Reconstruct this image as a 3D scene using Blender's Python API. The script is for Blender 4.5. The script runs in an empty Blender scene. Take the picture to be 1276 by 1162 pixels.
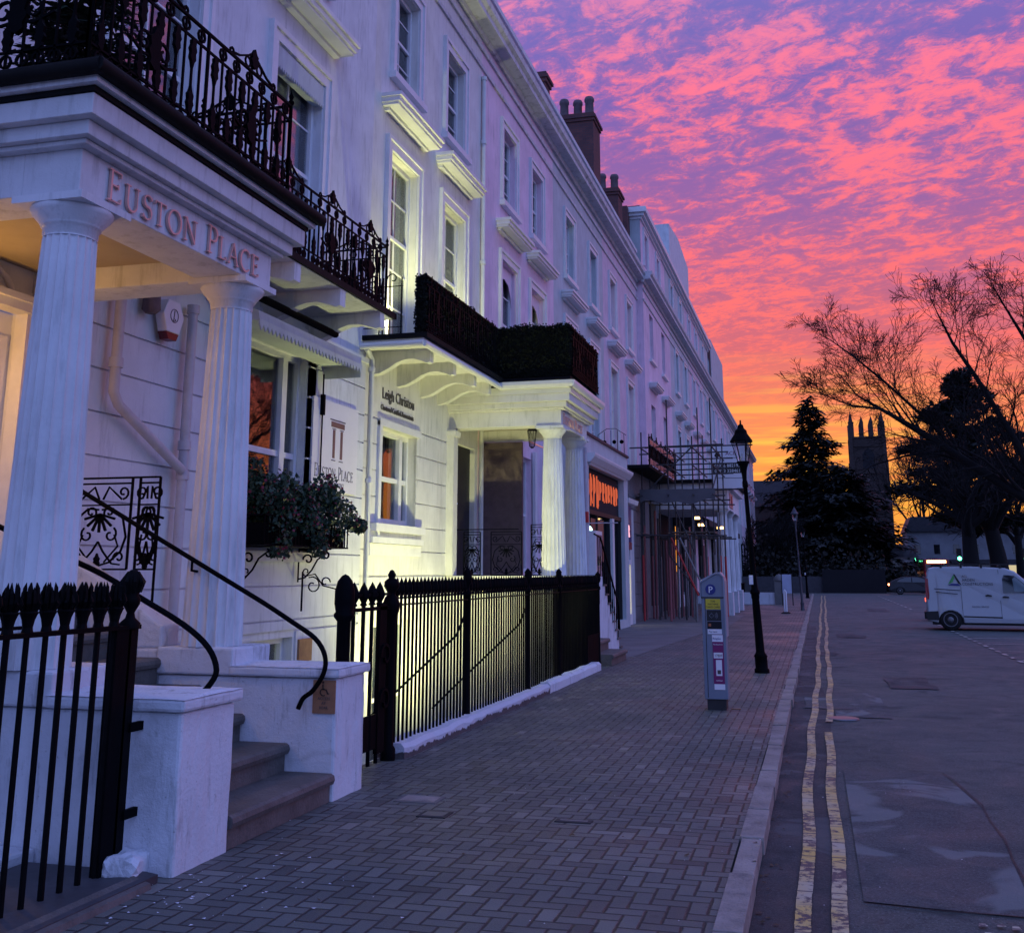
import bpy, bmesh, math, random
from mathutils import Vector, Matrix
R=math.radians
sc=bpy.context.scene
col=sc.collection
rnd=random.Random(7)
# ---------------------------------------------------------------- helpers
def link(o,parent=None):
    col.objects.link(o)
    if parent is not None: o.parent=parent
    return o
def tag(o,label=None,cat=None,group=None,kind=None):
    if label: o['label']=label
    if cat: o['category']=cat
    if group: o['group']=group
    if kind: o['kind']=kind
    return o
def empty(name,loc=(0,0,0),rz=0):
    o=bpy.data.objects.new(name,None); o.location=loc; o.rotation_euler[2]=rz; o.empty_display_size=.2
    return link(o)
def thing(name,label,cat,loc=(0,0,0),rz=0,group=None):
    return tag(empty(name,loc,rz),label,cat,group)
KIDS={}
def inst(name,me,parent=None,loc=(0,0,0),rot=(0,0,0),scale=(1,1,1)):
    o=bpy.data.objects.new(name,me); o.location=loc; o.rotation_euler=rot; o.scale=scale
    return link(o,parent)
def copy_tree(o,parent=None):
    c=o.copy(); link(c,parent)
    if parent is None: c.parent=None
    for ch in o.children: copy_tree(ch,c)
    return c
class MB:
    def __init__(s): s.v=[];s.f=[];s.m=[];s.mi=0;s.sm=[];s.smooth=False;s.T=None
    def add(s,vs,fs,smooth=None):
        b=len(s.v)
        if s.T is not None: vs=[s.T@Vector(p) for p in vs]
        s.v+= [tuple(p) for p in vs]
        sm=s.smooth if smooth is None else smooth
        for f in fs: s.f.append(tuple(i+b for i in f)); s.m.append(s.mi); s.sm.append(sm)
        return s
    def box(s,x0,x1,y0,y1,z0,z1):
        return s.add([(x0,y0,z0),(x1,y0,z0),(x1,y1,z0),(x0,y1,z0),(x0,y0,z1),(x1,y0,z1),(x1,y1,z1),(x0,y1,z1)],
          [(0,3,2,1),(4,5,6,7),(0,1,5,4),(1,2,6,5),(2,3,7,6),(3,0,4,7)],False)
    def quad(s,*p): return s.add(p,[tuple(range(len(p)))],False)
    def prism(s,pts,d0,d1,axis='x'):
        # pts 2D: axis x -> (y,z); y -> (x,z); z -> (x,y)
        n=len(pts)
        def P(p,d):
            return (d,p[0],p[1]) if axis=='x' else (p[0],d,p[1]) if axis=='y' else (p[0],p[1],d)
        vs=[P(p,d0) for p in pts]+[P(p,d1) for p in pts]
        fs=[tuple(range(n-1,-1,-1)),tuple(range(n,2*n))]+[(i,(i+1)%n,n+(i+1)%n,n+i) for i in range(n)]
        return s.add(vs,fs,False)
    def tube(s,pts,r,n=6,caps=True,smooth=True):
        pts=[Vector(p) for p in pts]; k=len(pts)
        rs=r if isinstance(r,(list,tuple)) else [r]*k
        vs=[];up=None
        for i,p in enumerate(pts):
            t=(pts[min(i+1,k-1)]-pts[max(i-1,0)])
            if t.length<1e-9: t=Vector((0,0,1))
            t.normalize()
            if up is None:
                up=Vector((0,0,1)) if abs(t.z)<.9 else Vector((1,0,0))
            a=t.cross(up)
            if a.length<1e-6: a=t.cross(Vector((0,1,0)))
            a.normalize(); b=a.cross(t); up=b
            for j in range(n):
                an=2*math.pi*(j+.5)/n
                vs.append(p+a*math.cos(an)*rs[i]+b*math.sin(an)*rs[i])
        fs=[(i*n+j,i*n+(j+1)%n,(i+1)*n+(j+1)%n,(i+1)*n+j) for i in range(k-1) for j in range(n)]
        s.add(vs,fs,smooth)
        if caps: s.add(vs[:n],[tuple(range(n))],False); s.add(vs[-n:],[tuple(range(n-1,-1,-1))],False)
        return s
    def bar(s,p,q,r,n=4): return s.tube([p,q],r,n,True,n>5)
    def lathe(s,prof,c=(0,0,0),n=24,mod=None,smooth=True,caps=True):
        vs=[]
        for (r,z) in prof:
            for j in range(n):
                a=2*math.pi*j/n; rr=r*(mod(j) if mod else 1)
                vs.append((c[0]+rr*math.cos(a),c[1]+rr*math.sin(a),c[2]+z))
        k=len(prof)
        fs=[(i*n+j,i*n+(j+1)%n,(i+1)*n+(j+1)%n,(i+1)*n+j) for i in range(k-1) for j in range(n)]
        s.add(vs,fs,smooth)
        if caps:
            s.add(vs[:n],[tuple(range(n-1,-1,-1))],False); s.add(vs[-n:],[tuple(range(n))],False)
        return s
    def mesh(s,name,mats):
        me=bpy.data.meshes.new(name); me.from_pydata(s.v,[],s.f)
        if not isinstance(mats,(list,tuple)): mats=[mats]
        for m in mats: me.materials.append(m)
        me.polygons.foreach_set('material_index',s.m); me.polygons.foreach_set('use_smooth',s.sm)
        me.update(); return me
    def build(s,name,mats,parent=None,base=None,bevel=0,weld=False):
        if base is None and parent is not None:
            base=Vector((0,0,0)); p=parent
            while p is not None: base=base+Vector(p.location); p=p.parent
        if base is not None and Vector(base).length>0:
            b=Vector(base); s.v=[(x-b.x,y-b.y,z-b.z) for x,y,z in s.v]
        me=s.mesh(name,mats)
        o=inst(name,me,parent)
        if base is not None and parent is None: o.location=base
        if weld:
            bm=bmesh.new(); bm.from_mesh(me); bmesh.ops.remove_doubles(bm,verts=bm.verts,dist=1e-5); bm.to_mesh(me); bm.free()
        if bevel:
            m=o.modifiers.new('b','BEVEL'); m.width=bevel; m.segments=2; m.limit_method='ANGLE'; m.angle_limit=R(40)
        return o
def arc(cx,cy,r,a0,a1,n=8,ry=None):
    ry=r if ry is None else ry
    return [(cx+r*math.cos(R(a0+(a1-a0)*i/n)),cy+ry*math.sin(R(a0+(a1-a0)*i/n))) for i in range(n+1)]
def spiral(cx,cy,r0,r1,a0,a1,n=14):
    return [(cx+(r0+(r1-r0)*i/n)*math.cos(R(a0+(a1-a0)*i/n)),cy+(r0+(r1-r0)*i/n)*math.sin(R(a0+(a1-a0)*i/n))) for i in range(n+1)]
# ---------------------------------------------------------------- node helper / materials
class NT:
    def __init__(s,nt): s.nt=nt; s.n=nt.nodes; s.l=nt.links
    def N(s,t,**k):
        n=s.n.new(t)
        for a,b in k.items(): setattr(n,a,b)
        return n
    def L(s,a,b): s.l.new(a,b)
    def put(s,inp,v):
        if hasattr(v,'is_output') or isinstance(v,bpy.types.NodeSocket): s.L(v,inp)
        else:
            if isinstance(v,(tuple,list)) and len(v)==3 and len(inp.default_value)==4: v=(*v,1)
            inp.default_value=v
    def math(s,op,a,b=0,c=None,clamp=False):
        n=s.N('ShaderNodeMath',operation=op); n.use_clamp=clamp
        s.put(n.inputs[0],a); s.put(n.inputs[1],b)
        if c is not None: s.put(n.inputs[2],c)
        return n.outputs[0]
    def mix(s,f,a,b,bt='MIX'):
        n=s.N('ShaderNodeMix',data_type='RGBA',blend_type=bt)
        s.put(n.inputs['Factor'],f); s.put(n.inputs[6],a); s.put(n.inputs[7],b)
        return n.outputs[2]
    def noise(s,vec,scale,detail=4,rough=.55,dist=0,out='Fac',lac=2.0):
        n=s.N('ShaderNodeTexNoise'); n.inputs['Scale'].default_value=scale; n.inputs['Detail'].default_value=detail
        n.inputs['Roughness'].default_value=rough; n.inputs['Distortion'].default_value=dist; n.inputs['Lacunarity'].default_value=lac
        if vec is not None: s.L(vec,n.inputs['Vector'])
        return n.outputs[out]
    def ramp(s,f,stops,interp='LINEAR'):
        n=s.N('ShaderNodeValToRGB'); cr=n.color_ramp; cr.interpolation=interp
        while len(cr.elements)<len(stops): cr.elements.new(.5)
        for e,(p,c) in zip(cr.elements,stops):
            e.position=p; e.color=(*c,1) if not isinstance(c,(int,float)) else (c,c,c,1)
        s.put(n.inputs[0],f); return n.outputs[0]
    def sep(s,v):
        n=s.N('ShaderNodeSeparateXYZ'); s.L(v,n.inputs[0]); return n.outputs
    def comb(s,x,y,z):
        n=s.N('ShaderNodeCombineXYZ')
        for i,v in enumerate((x,y,z)): s.put(n.inputs[i],v)
        return n.outputs[0]
    def mapr(s,v,a,b,c=0,d=1):
        n=s.N('ShaderNodeMapRange'); s.put(n.inputs[0],v)
        for i,x in enumerate((a,b,c,d)): n.inputs[i+1].default_value=x
        return n.outputs[0]
    def bump(s,h,st=.3,dist=.01):
        n=s.N('ShaderNodeBump'); n.inputs['Strength'].default_value=st; n.inputs['Distance'].default_value=dist
        s.L(h,n.inputs['Height']); return n.outputs[0]
def newmat(name):
    m=bpy.data.materials.new(name); m.use_nodes=True; t=NT(m.node_tree)
    b=m.node_tree.nodes['Principled BSDF']; return m,t,b
def wpos(t):
    return t.N('ShaderNodeNewGeometry').outputs['Position']
def paint(name,c,rough=.6,nscale=3,var=.12,grime=.0,gcol=(.05,.055,.05),bump=.15,bscale=60,spec=.4,metal=0,bdist=.004,streak=False):
    m,t,b=newmat(name); P=wpos(t)
    n1=t.noise(P,nscale,5,.6)
    f=t.mapr(n1,.3,.7,0,1)
    cc=t.mix(f,tuple(x*(1-var) for x in c),tuple(min(1,x*(1+var*.5)) for x in c))
    if grime>0:
        if streak:
            mp=t.N('ShaderNodeMapping'); mp.inputs['Scale'].default_value=(6,6,.8); t.L(P,mp.inputs[0]); g=t.noise(mp.outputs[0],1.6,6,.7)
        else: g=t.noise(P,nscale*1.7,7,.7)
        gf=t.mapr(g,.52,.74,0,grime); cc=t.mix(gf,cc,gcol)
    t.L(cc,b.inputs['Base Color']); b.inputs['Roughness'].default_value=rough
    b.inputs['Specular IOR Level'].default_value=spec; b.inputs['Metallic'].default_value=metal
    if bump: t.L(t.bump(t.noise(P,bscale,3,.6),bump,bdist),b.inputs['Normal'])
    return m
def emis(name,c,st,base=(.02,.02,.02)):
    m,t,b=newmat(name); b.inputs['Base Color'].default_value=(*base,1)
    b.inputs['Emission Color'].default_value=(*c,1); b.inputs['Emission Strength'].default_value=st; return m
M={}
M['stucco']=paint('white_stucco',(.68,.69,.72),.75,1.3,.16,.58,(.30,.31,.32),.45,32,streak=True,bdist=.006)
M['stucco_low']=paint('white_stucco_weathered',(.66,.67,.70),.75,2.5,.14,.55,(.22,.23,.22),.5,55,streak=True,bdist=.006)
M['stucco_b']=paint('cream_stucco',(.70,.69,.66),.75,1.3,.15,.55,(.32,.33,.30),.4,32,streak=True)
M['stucco_c']=paint('pinkish_stucco',(.80,.60,.70),.75,1.3,.15,.55,(.36,.33,.36),.25,40,streak=True)
M['stucco_d']=paint('blueish_stucco',(.50,.55,.57),.75,1.3,.16,.58,(.30,.31,.33),.25,40,streak=True)
M['stucco_e']=paint('lilac_stucco',(.72,.55,.63),.75,1.3,.16,.58,(.32,.29,.33),.25,40,streak=True)
M['cornice']=paint('stained_cornice',(.62,.62,.65),.7,3,.15,.75,(.12,.12,.12),.4,35,streak=False)
M['trim']=paint('white_gloss_trim',(.72,.72,.74),.5,4,.08,.12,(.3,.3,.3),.1,30)
def mouldy(name,c,k=1.0):
    m,t,b=newmat(name); P=wpos(t)
    def st(sx,sz,sc_,lo,hi,f):
        mp=t.N('ShaderNodeMapping'); mp.inputs['Scale'].default_value=(sx,sx,sz); t.L(P,mp.inputs[0]); return t.mapr(t.noise(mp.outputs[0],sc_,7,.72),lo,hi,0,f)
    cc=t.mix(t.mapr(t.noise(P,2.2,5,.6),.3,.7),tuple(x*.86 for x in c),c)
    cc=t.mix(st(7,1.1,1.3,.55,.74,.75*k),cc,(.11,.12,.115))
    cc=t.mix(t.mapr(t.noise(P,5,8,.78),.60,.72,0,.6*k),cc,(.20,.20,.19))
    cc=t.mix(t.mapr(t.noise(P,.9,5,.7,.8),.58,.70,0,.55*k),cc,(.15,.16,.16))
    cc=t.mix(t.mapr(t.noise(P,38,3,.7),.66,.72,0,.5*k),cc,(.08,.07,.07))
    t.L(cc,b.inputs['Base Color']); b.inputs['Roughness'].default_value=.8
    t.L(t.bump(t.math('ADD',t.noise(P,34,4,.75),t.math('MULTIPLY',t.noise(P,6,4),1.2)),.7,.010),b.inputs['Normal']); return m
M['pier']=mouldy('white_masonry_paint',(.66,.68,.74))
M['iron']=paint('black_iron',(.0025,.003,.0045),.6,9,.3,.0,bump=.35,bscale=45,spec=.035)
M['iron_rust']=paint('aged_black_iron',(.004,.004,.005),.6,14,.4,.15,(.012,.010,.009),.5,35,spec=.05)
M['gutter_black']=paint('mossy_black_gutter',(.009,.009,.010),.7,6,.3,.25,(.02,.022,.014),.5,20,spec=.1)
M['gutter_white']=paint('white_plastic_gutter',(.7,.7,.68),.4,3,.05,.1)
M['pipe']=paint('painted_pipe',(.50,.47,.50),.5,5,.1,.2,(.2,.15,.12),.2,30)
M['step']=paint('worn_sandstone',(.115,.105,.10),.65,3.5,.35,.8,(.045,.042,.04),.7,35,bdist=.01)
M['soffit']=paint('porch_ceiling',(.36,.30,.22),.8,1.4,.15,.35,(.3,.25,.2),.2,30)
M['text_copper']=paint('copper_lettering',(.72,.46,.40),.35,8,.15,0,bump=0,metal=.2)
M['text_dark']=paint('dark_lettering',(.06,.055,.06),.5,8,.1,0,bump=0)
M['text_black']=paint('black_lettering',(.012,.012,.014),.5,8,.1,0,bump=0)
M['text_white']=paint('white_lettering',(.75,.76,.78),.5,8,.05,0,bump=0)
M['sign_white']=paint('white_sign_panel',(.72,.71,.76),.45,5,.04,0,bump=0)
M['brass']=paint('brass_plate',(.34,.18,.10),.45,9,.2,.3,(.14,.08,.05),.1,50,metal=.25)
M['brick']=None
M['slate']=paint('slate_roof',(.05,.05,.06),.6,4,.3,.3,(.1,.1,.1),.5,20)
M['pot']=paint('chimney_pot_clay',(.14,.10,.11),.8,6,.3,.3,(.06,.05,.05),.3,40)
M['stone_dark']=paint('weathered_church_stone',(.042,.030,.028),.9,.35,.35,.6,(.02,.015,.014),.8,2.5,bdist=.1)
M['kerbstone']=paint('granite_kerb',(.30,.25,.225),.75,2.6,.35,.8,(.08,.075,.075),1,40,bdist=.012)
M['slab']=paint('york_slab',(.16,.155,.155),.7,1.1,.3,.5,(.09,.09,.09),.3,60)
M['dark']=paint('dark_interior',(.012,.012,.016),.9,2,.2,0,bump=0)
M['room']=paint('dim_room',(.06,.055,.06),.9,2,.3,0,bump=0)
M['curtain']=paint('cream_curtain',(.42,.42,.36),.85,6,.2,0,bump=0)
M['curtain_lit']=None
M['red']=paint('red_paint',(.42,.03,.035),.45,6,.1,0,bump=.1)
M['pinkpole']=paint('faded_red_sleeve',(.30,.10,.11),.6,6,.2,0,bump=.1)
M['scaf']=paint('galvanised_tube',(.055,.052,.055),.7,8,.3,.4,(.03,.025,.02),.2,60,metal=.1)
M['scafpale']=paint('pale_tube_sleeve',(.20,.19,.20),.7,8,.2,.3,(.2,.18,.18),.1,60)
M['plank']=paint('scaffold_board',(.16,.12,.09),.8,5,.3,.4,(.07,.06,.05),.4,30)
M['meter']=paint('grey_meter_casing',(.17,.20,.26),.45,4,.08,.12,(.1,.1,.12),.1,60,metal=.1)
M['meter_lt']=paint('pale_meter_edge',(.27,.28,.34),.4,4,.08,0,bump=0)
M['m_dark']=paint('meter_base',(.02,.02,.024),.6,8,.2,0)
M['m_blue']=paint('sign_blue',(.012,.02,.16),.4,8,.03,0,bump=0)
M['m_yellow']=paint('sign_yellow',(.55,.44,.03),.5,8,.03,0,bump=0)
M['m_purple']=paint('sign_purple',(.17,.012,.10),.4,8,.03,0,bump=0)
M['green']=paint('logo_green',(.07,.30,.08),.5,8,.03,0,bump=0)
M['van']=paint('silver_van_paint',(.33,.35,.38),.22,1.5,.04,.08,(.25,.26,.28),.0,30,spec=.6,metal=.1)
M['carglass']=paint('tinted_car_glass',(.012,.016,.02),.06,2,.1,0,bump=0,spec=.8)
M['tyre']=paint('tyre_rubber',(.012,.012,.013),.85,20,.2,0,bump=.3,bscale=80)
M['plastic']=paint('black_plastic',(.016,.016,.018),.6,8,.2,0,bump=.1)
M['rim']=paint('steel_wheel',(.16,.16,.18),.45,8,.1,.2,(.05,.05,.05),.0,30,metal=.6)
M['car_dark']=paint('dark_car_paint',(.008,.009,.014),.3,1.5,.1,0,bump=0,spec=.3)
M['car_red']=paint('red_car_paint',(.22,.015,.02),.25,1.5,.1,0,bump=0,spec=.7)
M['tail']=emis('red_tail_light',(1,.10,.05),3,(.3,.01,.01))
M['tail_dim']=paint('red_lamp_lens',(.25,.012,.015),.2,2,.1,0,bump=0)
M['tail_bright']=emis('bright_tail_light',(1,.28,.10),14)
M['greenlight']=emis('green_signal',(.10,1,.45),9)
M['warm']=emis('warm_lamp',(1,.62,.22),8)
M['warmwin']=emis('lit_window',(.9,.75,.42),.7)
M['neon']=emis('orange_neon',(1,.17,.06),.6)
M['neonpink']=emis('pink_neon',(1,.45,.55),1.6)
M['cyan']=emis('cold_led',(.55,1,.95),4)
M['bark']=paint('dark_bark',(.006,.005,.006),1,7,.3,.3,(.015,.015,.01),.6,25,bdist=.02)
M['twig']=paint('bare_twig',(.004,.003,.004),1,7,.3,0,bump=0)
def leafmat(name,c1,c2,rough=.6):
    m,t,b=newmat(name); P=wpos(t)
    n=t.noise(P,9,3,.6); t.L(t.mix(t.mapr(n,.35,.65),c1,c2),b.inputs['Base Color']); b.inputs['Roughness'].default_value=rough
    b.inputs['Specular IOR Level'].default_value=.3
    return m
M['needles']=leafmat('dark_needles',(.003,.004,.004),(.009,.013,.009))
M['hedge']=leafmat('hedge_leaves',(.0015,.0025,.002),(.004,.008,.004),.9)
M['leaf']=leafmat('planter_leaves',(.012,.035,.018),(.05,.09,.055),.4)
M['flower']=leafmat('dark_red_petals',(.10,.006,.018),(.22,.02,.05))
M['xmas']=leafmat('fir_needles',(.008,.02,.012),(.03,.05,.03))
M['bush']=leafmat('winter_scrub',(.005,.006,.005),(.02,.02,.016))
def brickmat():
    m,t,b=newmat('red_brick'); P=wpos(t); X,Y,Z=t.sep(P)
    v=t.comb(t.math('ADD',X,Y),Z,0); br=t.N('ShaderNodeTexBrick'); t.L(v,br.inputs[0]); br.inputs['Scale'].default_value=1
    br.inputs['Brick Width'].default_value=.24; br.inputs['Row Height'].default_value=.08; br.inputs['Mortar Size'].default_value=.009
    br.inputs['Color1'].default_value=(.19,.06,.05,1); br.inputs['Color2'].default_value=(.11,.04,.04,1); br.inputs['Mortar'].default_value=(.07,.055,.06,1)
    c=t.mix(t.mapr(t.noise(P,2,4),.3,.7,0,.5),br.outputs[0],(.06,.03,.035))
    t.L(c,b.inputs['Base Color']); b.inputs['Roughness'].default_value=.9
    t.L(t.bump(br.outputs['Fac'],-.4,.01),b.inputs['Normal']); return m
M['brick']=brickmat()
def glassmat(name,tint=(.75,.78,.8),rough=.02):
    m,t,b=newmat(name); n=t.n
    gl=t.N('ShaderNodeBsdfGlossy'); gl.inputs['Roughness'].default_value=rough; gl.inputs['Color'].default_value=(1,1,1,1)
    tr=t.N('ShaderNodeBsdfTransparent'); tr.inputs['Color'].default_value=(*tint,1)
    fr=t.N('ShaderNodeFresnel'); fr.inputs['IOR'].default_value=1.55
    P=wpos(t); t.L(t.bump(t.noise(P,1.3,2,.5),.12,.02),gl.inputs['Normal'])
    mx=t.N('ShaderNodeMixShader'); f=t.math('ADD',t.math('MULTIPLY',fr.outputs[0],.36),.02,clamp=True)
    t.L(f,mx.inputs[0]); t.L(tr.outputs[0],mx.inputs[1]); t.L(gl.outputs[0],mx.inputs[2])
    t.L(mx.outputs[0],n['Material Output'].inputs[0]); return m
M['glass']=glassmat('window_glass')
M['lampglass']=glassmat('lantern_glass',(.85,.85,.85))
def litcurtain():
    m,t,b=newmat('lit_curtain'); b.inputs['Base Color'].default_value=(.4,.4,.33,1)
    b.inputs['Emission Color'].default_value=(.62,.66,.38,1); b.inputs['Emission Strength'].default_value=.55; return m
M['curtain_lit']=litcurtain()
def pavers():
    m,t,b=newmat('herringbone_pavers'); P=wpos(t); X,Y,Z=t.sep(P); w=.106
    wob=t.noise(P,1.1,2,.5,out='Color'); wx,wy,wz=t.sep(wob)
    x=t.math('ADD',t.math('DIVIDE',X,w),t.math('MULTIPLY',wx,.25)); y=t.math('ADD',t.math('DIVIDE',Y,w),t.math('MULTIPLY',wy,.25))
    i=t.math('FLOOR',x); j=t.math('FLOOR',y); fu=t.math('SUBTRACT',x,i); fv=t.math('SUBTRACT',y,j)
    k=t.math('FLOORED_MODULO',t.math('SUBTRACT',i,j),4)
    def eq(a): return t.math('COMPARE',k,float(a),.1)
    k0,k1,k2,k3=eq(0),eq(1),eq(2),eq(3)
    def dist(d,off): return t.math('ADD',d,t.math('MULTIPLY',off,5))
    dl=dist(fu,k1); dr=dist(t.math('SUBTRACT',1,fu),k0); db=dist(fv,k2); dt=dist(t.math('SUBTRACT',1,fv),k3)
    d=t.math('MINIMUM',t.math('MINIMUM',dl,dr),t.math('MINIMUM',db,dt))
    bi=t.math('SUBTRACT',i,k1); bj=t.math('SUBTRACT',j,k2)
    wn=t.N('ShaderNodeTexWhiteNoise',noise_dimensions='2D'); t.L(t.comb(bi,bj,0),wn.inputs['Vector']); rv=wn.outputs['Value']
    joint=t.mapr(t.math('ADD',d,t.math('MULTIPLY',t.noise(P,22,4,.7),.14)),.105,.17,0,1)
    big=t.noise(P,.6,4,.6); base=t.ramp(rv,[(0,(.036,.042,.040)),(.06,(.07,.078,.073)),(.35,(.098,.108,.10)),(.7,(.118,.128,.117)),(.93,(.145,.152,.138)),(1,(.22,.22,.20))])
    base=t.mix(t.mapr(big,.35,.7,0,.55),base,(.075,.085,.08))
    sp=t.mapr(t.noise(P,130,2,.7),.62,.72,0,.6); base=t.mix(sp,base,(.26,.24,.26))
    st=t.mapr(t.noise(P,3.1,6,.7,.6),.64,.74,0,.45); base=t.mix(st,base,(.05,.045,.05))
    vo=t.N('ShaderNodeTexVoronoi'); vo.inputs['Scale'].default_value=5.5; t.L(P,vo.inputs['Vector'])
    gs=t.math('MULTIPLY',t.math('LESS_THAN',vo.outputs['Distance'],.13),t.mapr(t.noise(P,1.7,2),.5,.6,0,1)); gs.node.use_clamp=True
    base=t.mix(t.math('MULTIPLY',gs,.55),base,(.045,.043,.045))
    moss=t.mapr(t.noise(P,1.9,6,.75),.56,.68,0,1)
    c=t.mix(joint,(.014,.014,.014),base); c=t.mix(t.math('MULTIPLY',moss,t.math('SUBTRACT',1,joint)),c,(.02,.028,.014))
    t.L(c,b.inputs['Base Color']); b.inputs['Roughness'].default_value=.62
    r=t.mapr(big,.3,.7,.42,.75); t.L(r,b.inputs['Roughness'])
    tw=t.math('MULTIPLY',t.math('SUBTRACT',rv,.5),t.math('ADD',fu,fv)); h=t.math('ADD',t.math('ADD',t.math('MULTIPLY',joint,1),t.math('MULTIPLY',tw,.9)),t.math('ADD',t.math('MULTIPLY',t.noise(P,70,4,.8),.7),t.math('MULTIPLY',rv,.35)))
    t.L(t.bump(h,.9,.010),b.inputs['Normal']); return m
M['pavers']=pavers()
def asphalt(name,c,patch=None,rough=.6):
    m,t,b=newmat(name); P=wpos(t)
    n=t.noise(P,.45,6,.6); n2=t.noise(P,62,3,.85); n3=t.noise(P,1.7,6,.65,.8)
    cc=t.mix(t.mapr(n,.3,.7),tuple(x*.72 for x in c),tuple(x*1.2 for x in c))
    cc=t.mix(t.mapr(n2,.52,.72,0,.75),cc,tuple(min(1,x*3.0) for x in c)); cc=t.mix(t.mapr(t.noise(P,48,3,.85),.53,.66,0,.75),cc,tuple(x*.2 for x in c))
    cc=t.mix(t.mapr(n3,.57,.68,0,.6),cc,tuple(x*.5 for x in c))
    if patch:
        cc=t.mix(t.mapr(t.noise(P,.8,3,.5,1.2),.56,.60,0,.8),cc,patch)
    cr=t.N('ShaderNodeTexVoronoi',feature='DISTANCE_TO_EDGE'); cr.inputs['Scale'].default_value=.45
    mp=t.mix(.25,P,t.noise(P,2,4,.6,out='Color')); t.L(mp,cr.inputs['Vector'])
    rg=t.math('ABSOLUTE',t.math('SUBTRACT',t.noise(P,.55,7,.62,.3),.5)); gate=t.mapr(t.noise(P,.28,2),.46,.56,0,1); ck=t.math('MULTIPLY',t.mapr(rg,.0,.0042,1,0),gate); ck.node.use_clamp=True; cc=t.mix(t.math('MULTIPLY',ck,.8),cc,(.02,.02,.022)); oil=t.mapr(t.noise(P,1.1,4,.6),.64,.70,0,.5); cc=t.mix(oil,cc,tuple(x*.45 for x in c))
    t.L(cc,b.inputs['Base Color']); t.L(t.mapr(n3,.3,.7,rough-.15,rough+.2),b.inputs['Roughness'])
    t.L(t.bump(t.noise(P,58,4,.85),1,.014),b.inputs['Normal']); return m
M['road']=asphalt('asphalt',(.078,.086,.082),rough=.75)
M['road_old']=asphalt('older_asphalt_patch',(.068,.076,.078),(.17,.19,.19),.75)
M['road_gutter']=asphalt('dark_asphalt_strip',(.045,.046,.048),(.09,.094,.098),.75)
M['ground']=asphalt('ground',(.05,.05,.045))
def wornpaint(name,c):
    m,t,b=newmat(name); P=wpos(t); X,Y,Z=t.sep(P)
    n=t.noise(P,14,6,.75); n2=t.noise(P,2.2,3,.6)
    f=t.mapr(t.math('ADD',n,t.math('MULTIPLY',n2,.5)),.68,.75,0,1)
    mp=t.comb(t.math('MULTIPLY',X,.3),t.math('MULTIPLY',Y,9),0); cr=t.mapr(t.noise(mp,1.6,3,.7),.575,.60,0,.9)
    cc=t.mix(t.mapr(t.noise(P,3,4),.35,.65),c,(.40,.36,.26)); cc=t.mix(f,(.05,.048,.055),cc)
    cc=t.mix(cr,cc,(.05,.048,.055))
    t.L(cc,b.inputs['Base Color']); b.inputs['Roughness'].default_value=.6; t.L(t.bump(n,.3,.004),b.inputs['Normal']); return m
M['yellow']=wornpaint('worn_yellow_line',(.55,.38,.10))
M['white_line']=wornpaint('worn_white_line',(.5,.5,.5))
# ---------------------------------------------------------------- text
def text(name,s,h,mat,parent,origin,xdir,zdir=(0,0,1),ext=.004,align='LEFT',sx=1.0):
    cu=bpy.data.curves.new(name,'FONT'); cu.body=s; cu.size=h/.72; cu.extrude=ext; cu.align_x=align; cu.resolution_u=2
    o=bpy.data.objects.new(name,cu); col.objects.link(o)
    dg=bpy.context.evaluated_depsgraph_get(); me=bpy.data.meshes.new_from_object(o.evaluated_get(dg))
    bpy.data.objects.remove(o); bpy.data.curves.remove(cu)
    x=Vector(xdir).normalized()*sx; z=Vector(zdir).normalized(); n=Vector(xdir).normalized().cross(z)
    base=Vector((0,0,0)); p=parent
    while p is not None: base+=Vector(p.location); p=p.parent
    o3=Vector(origin)-base
    for v in me.vertices: v.co=o3+x*v.co.x+z*v.co.y+n*(v.co.z)
    if n.dot(Vector((1,0,0)))<-.5 or False: pass
    me.materials.append(mat); return inst(name,me,parent)
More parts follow.
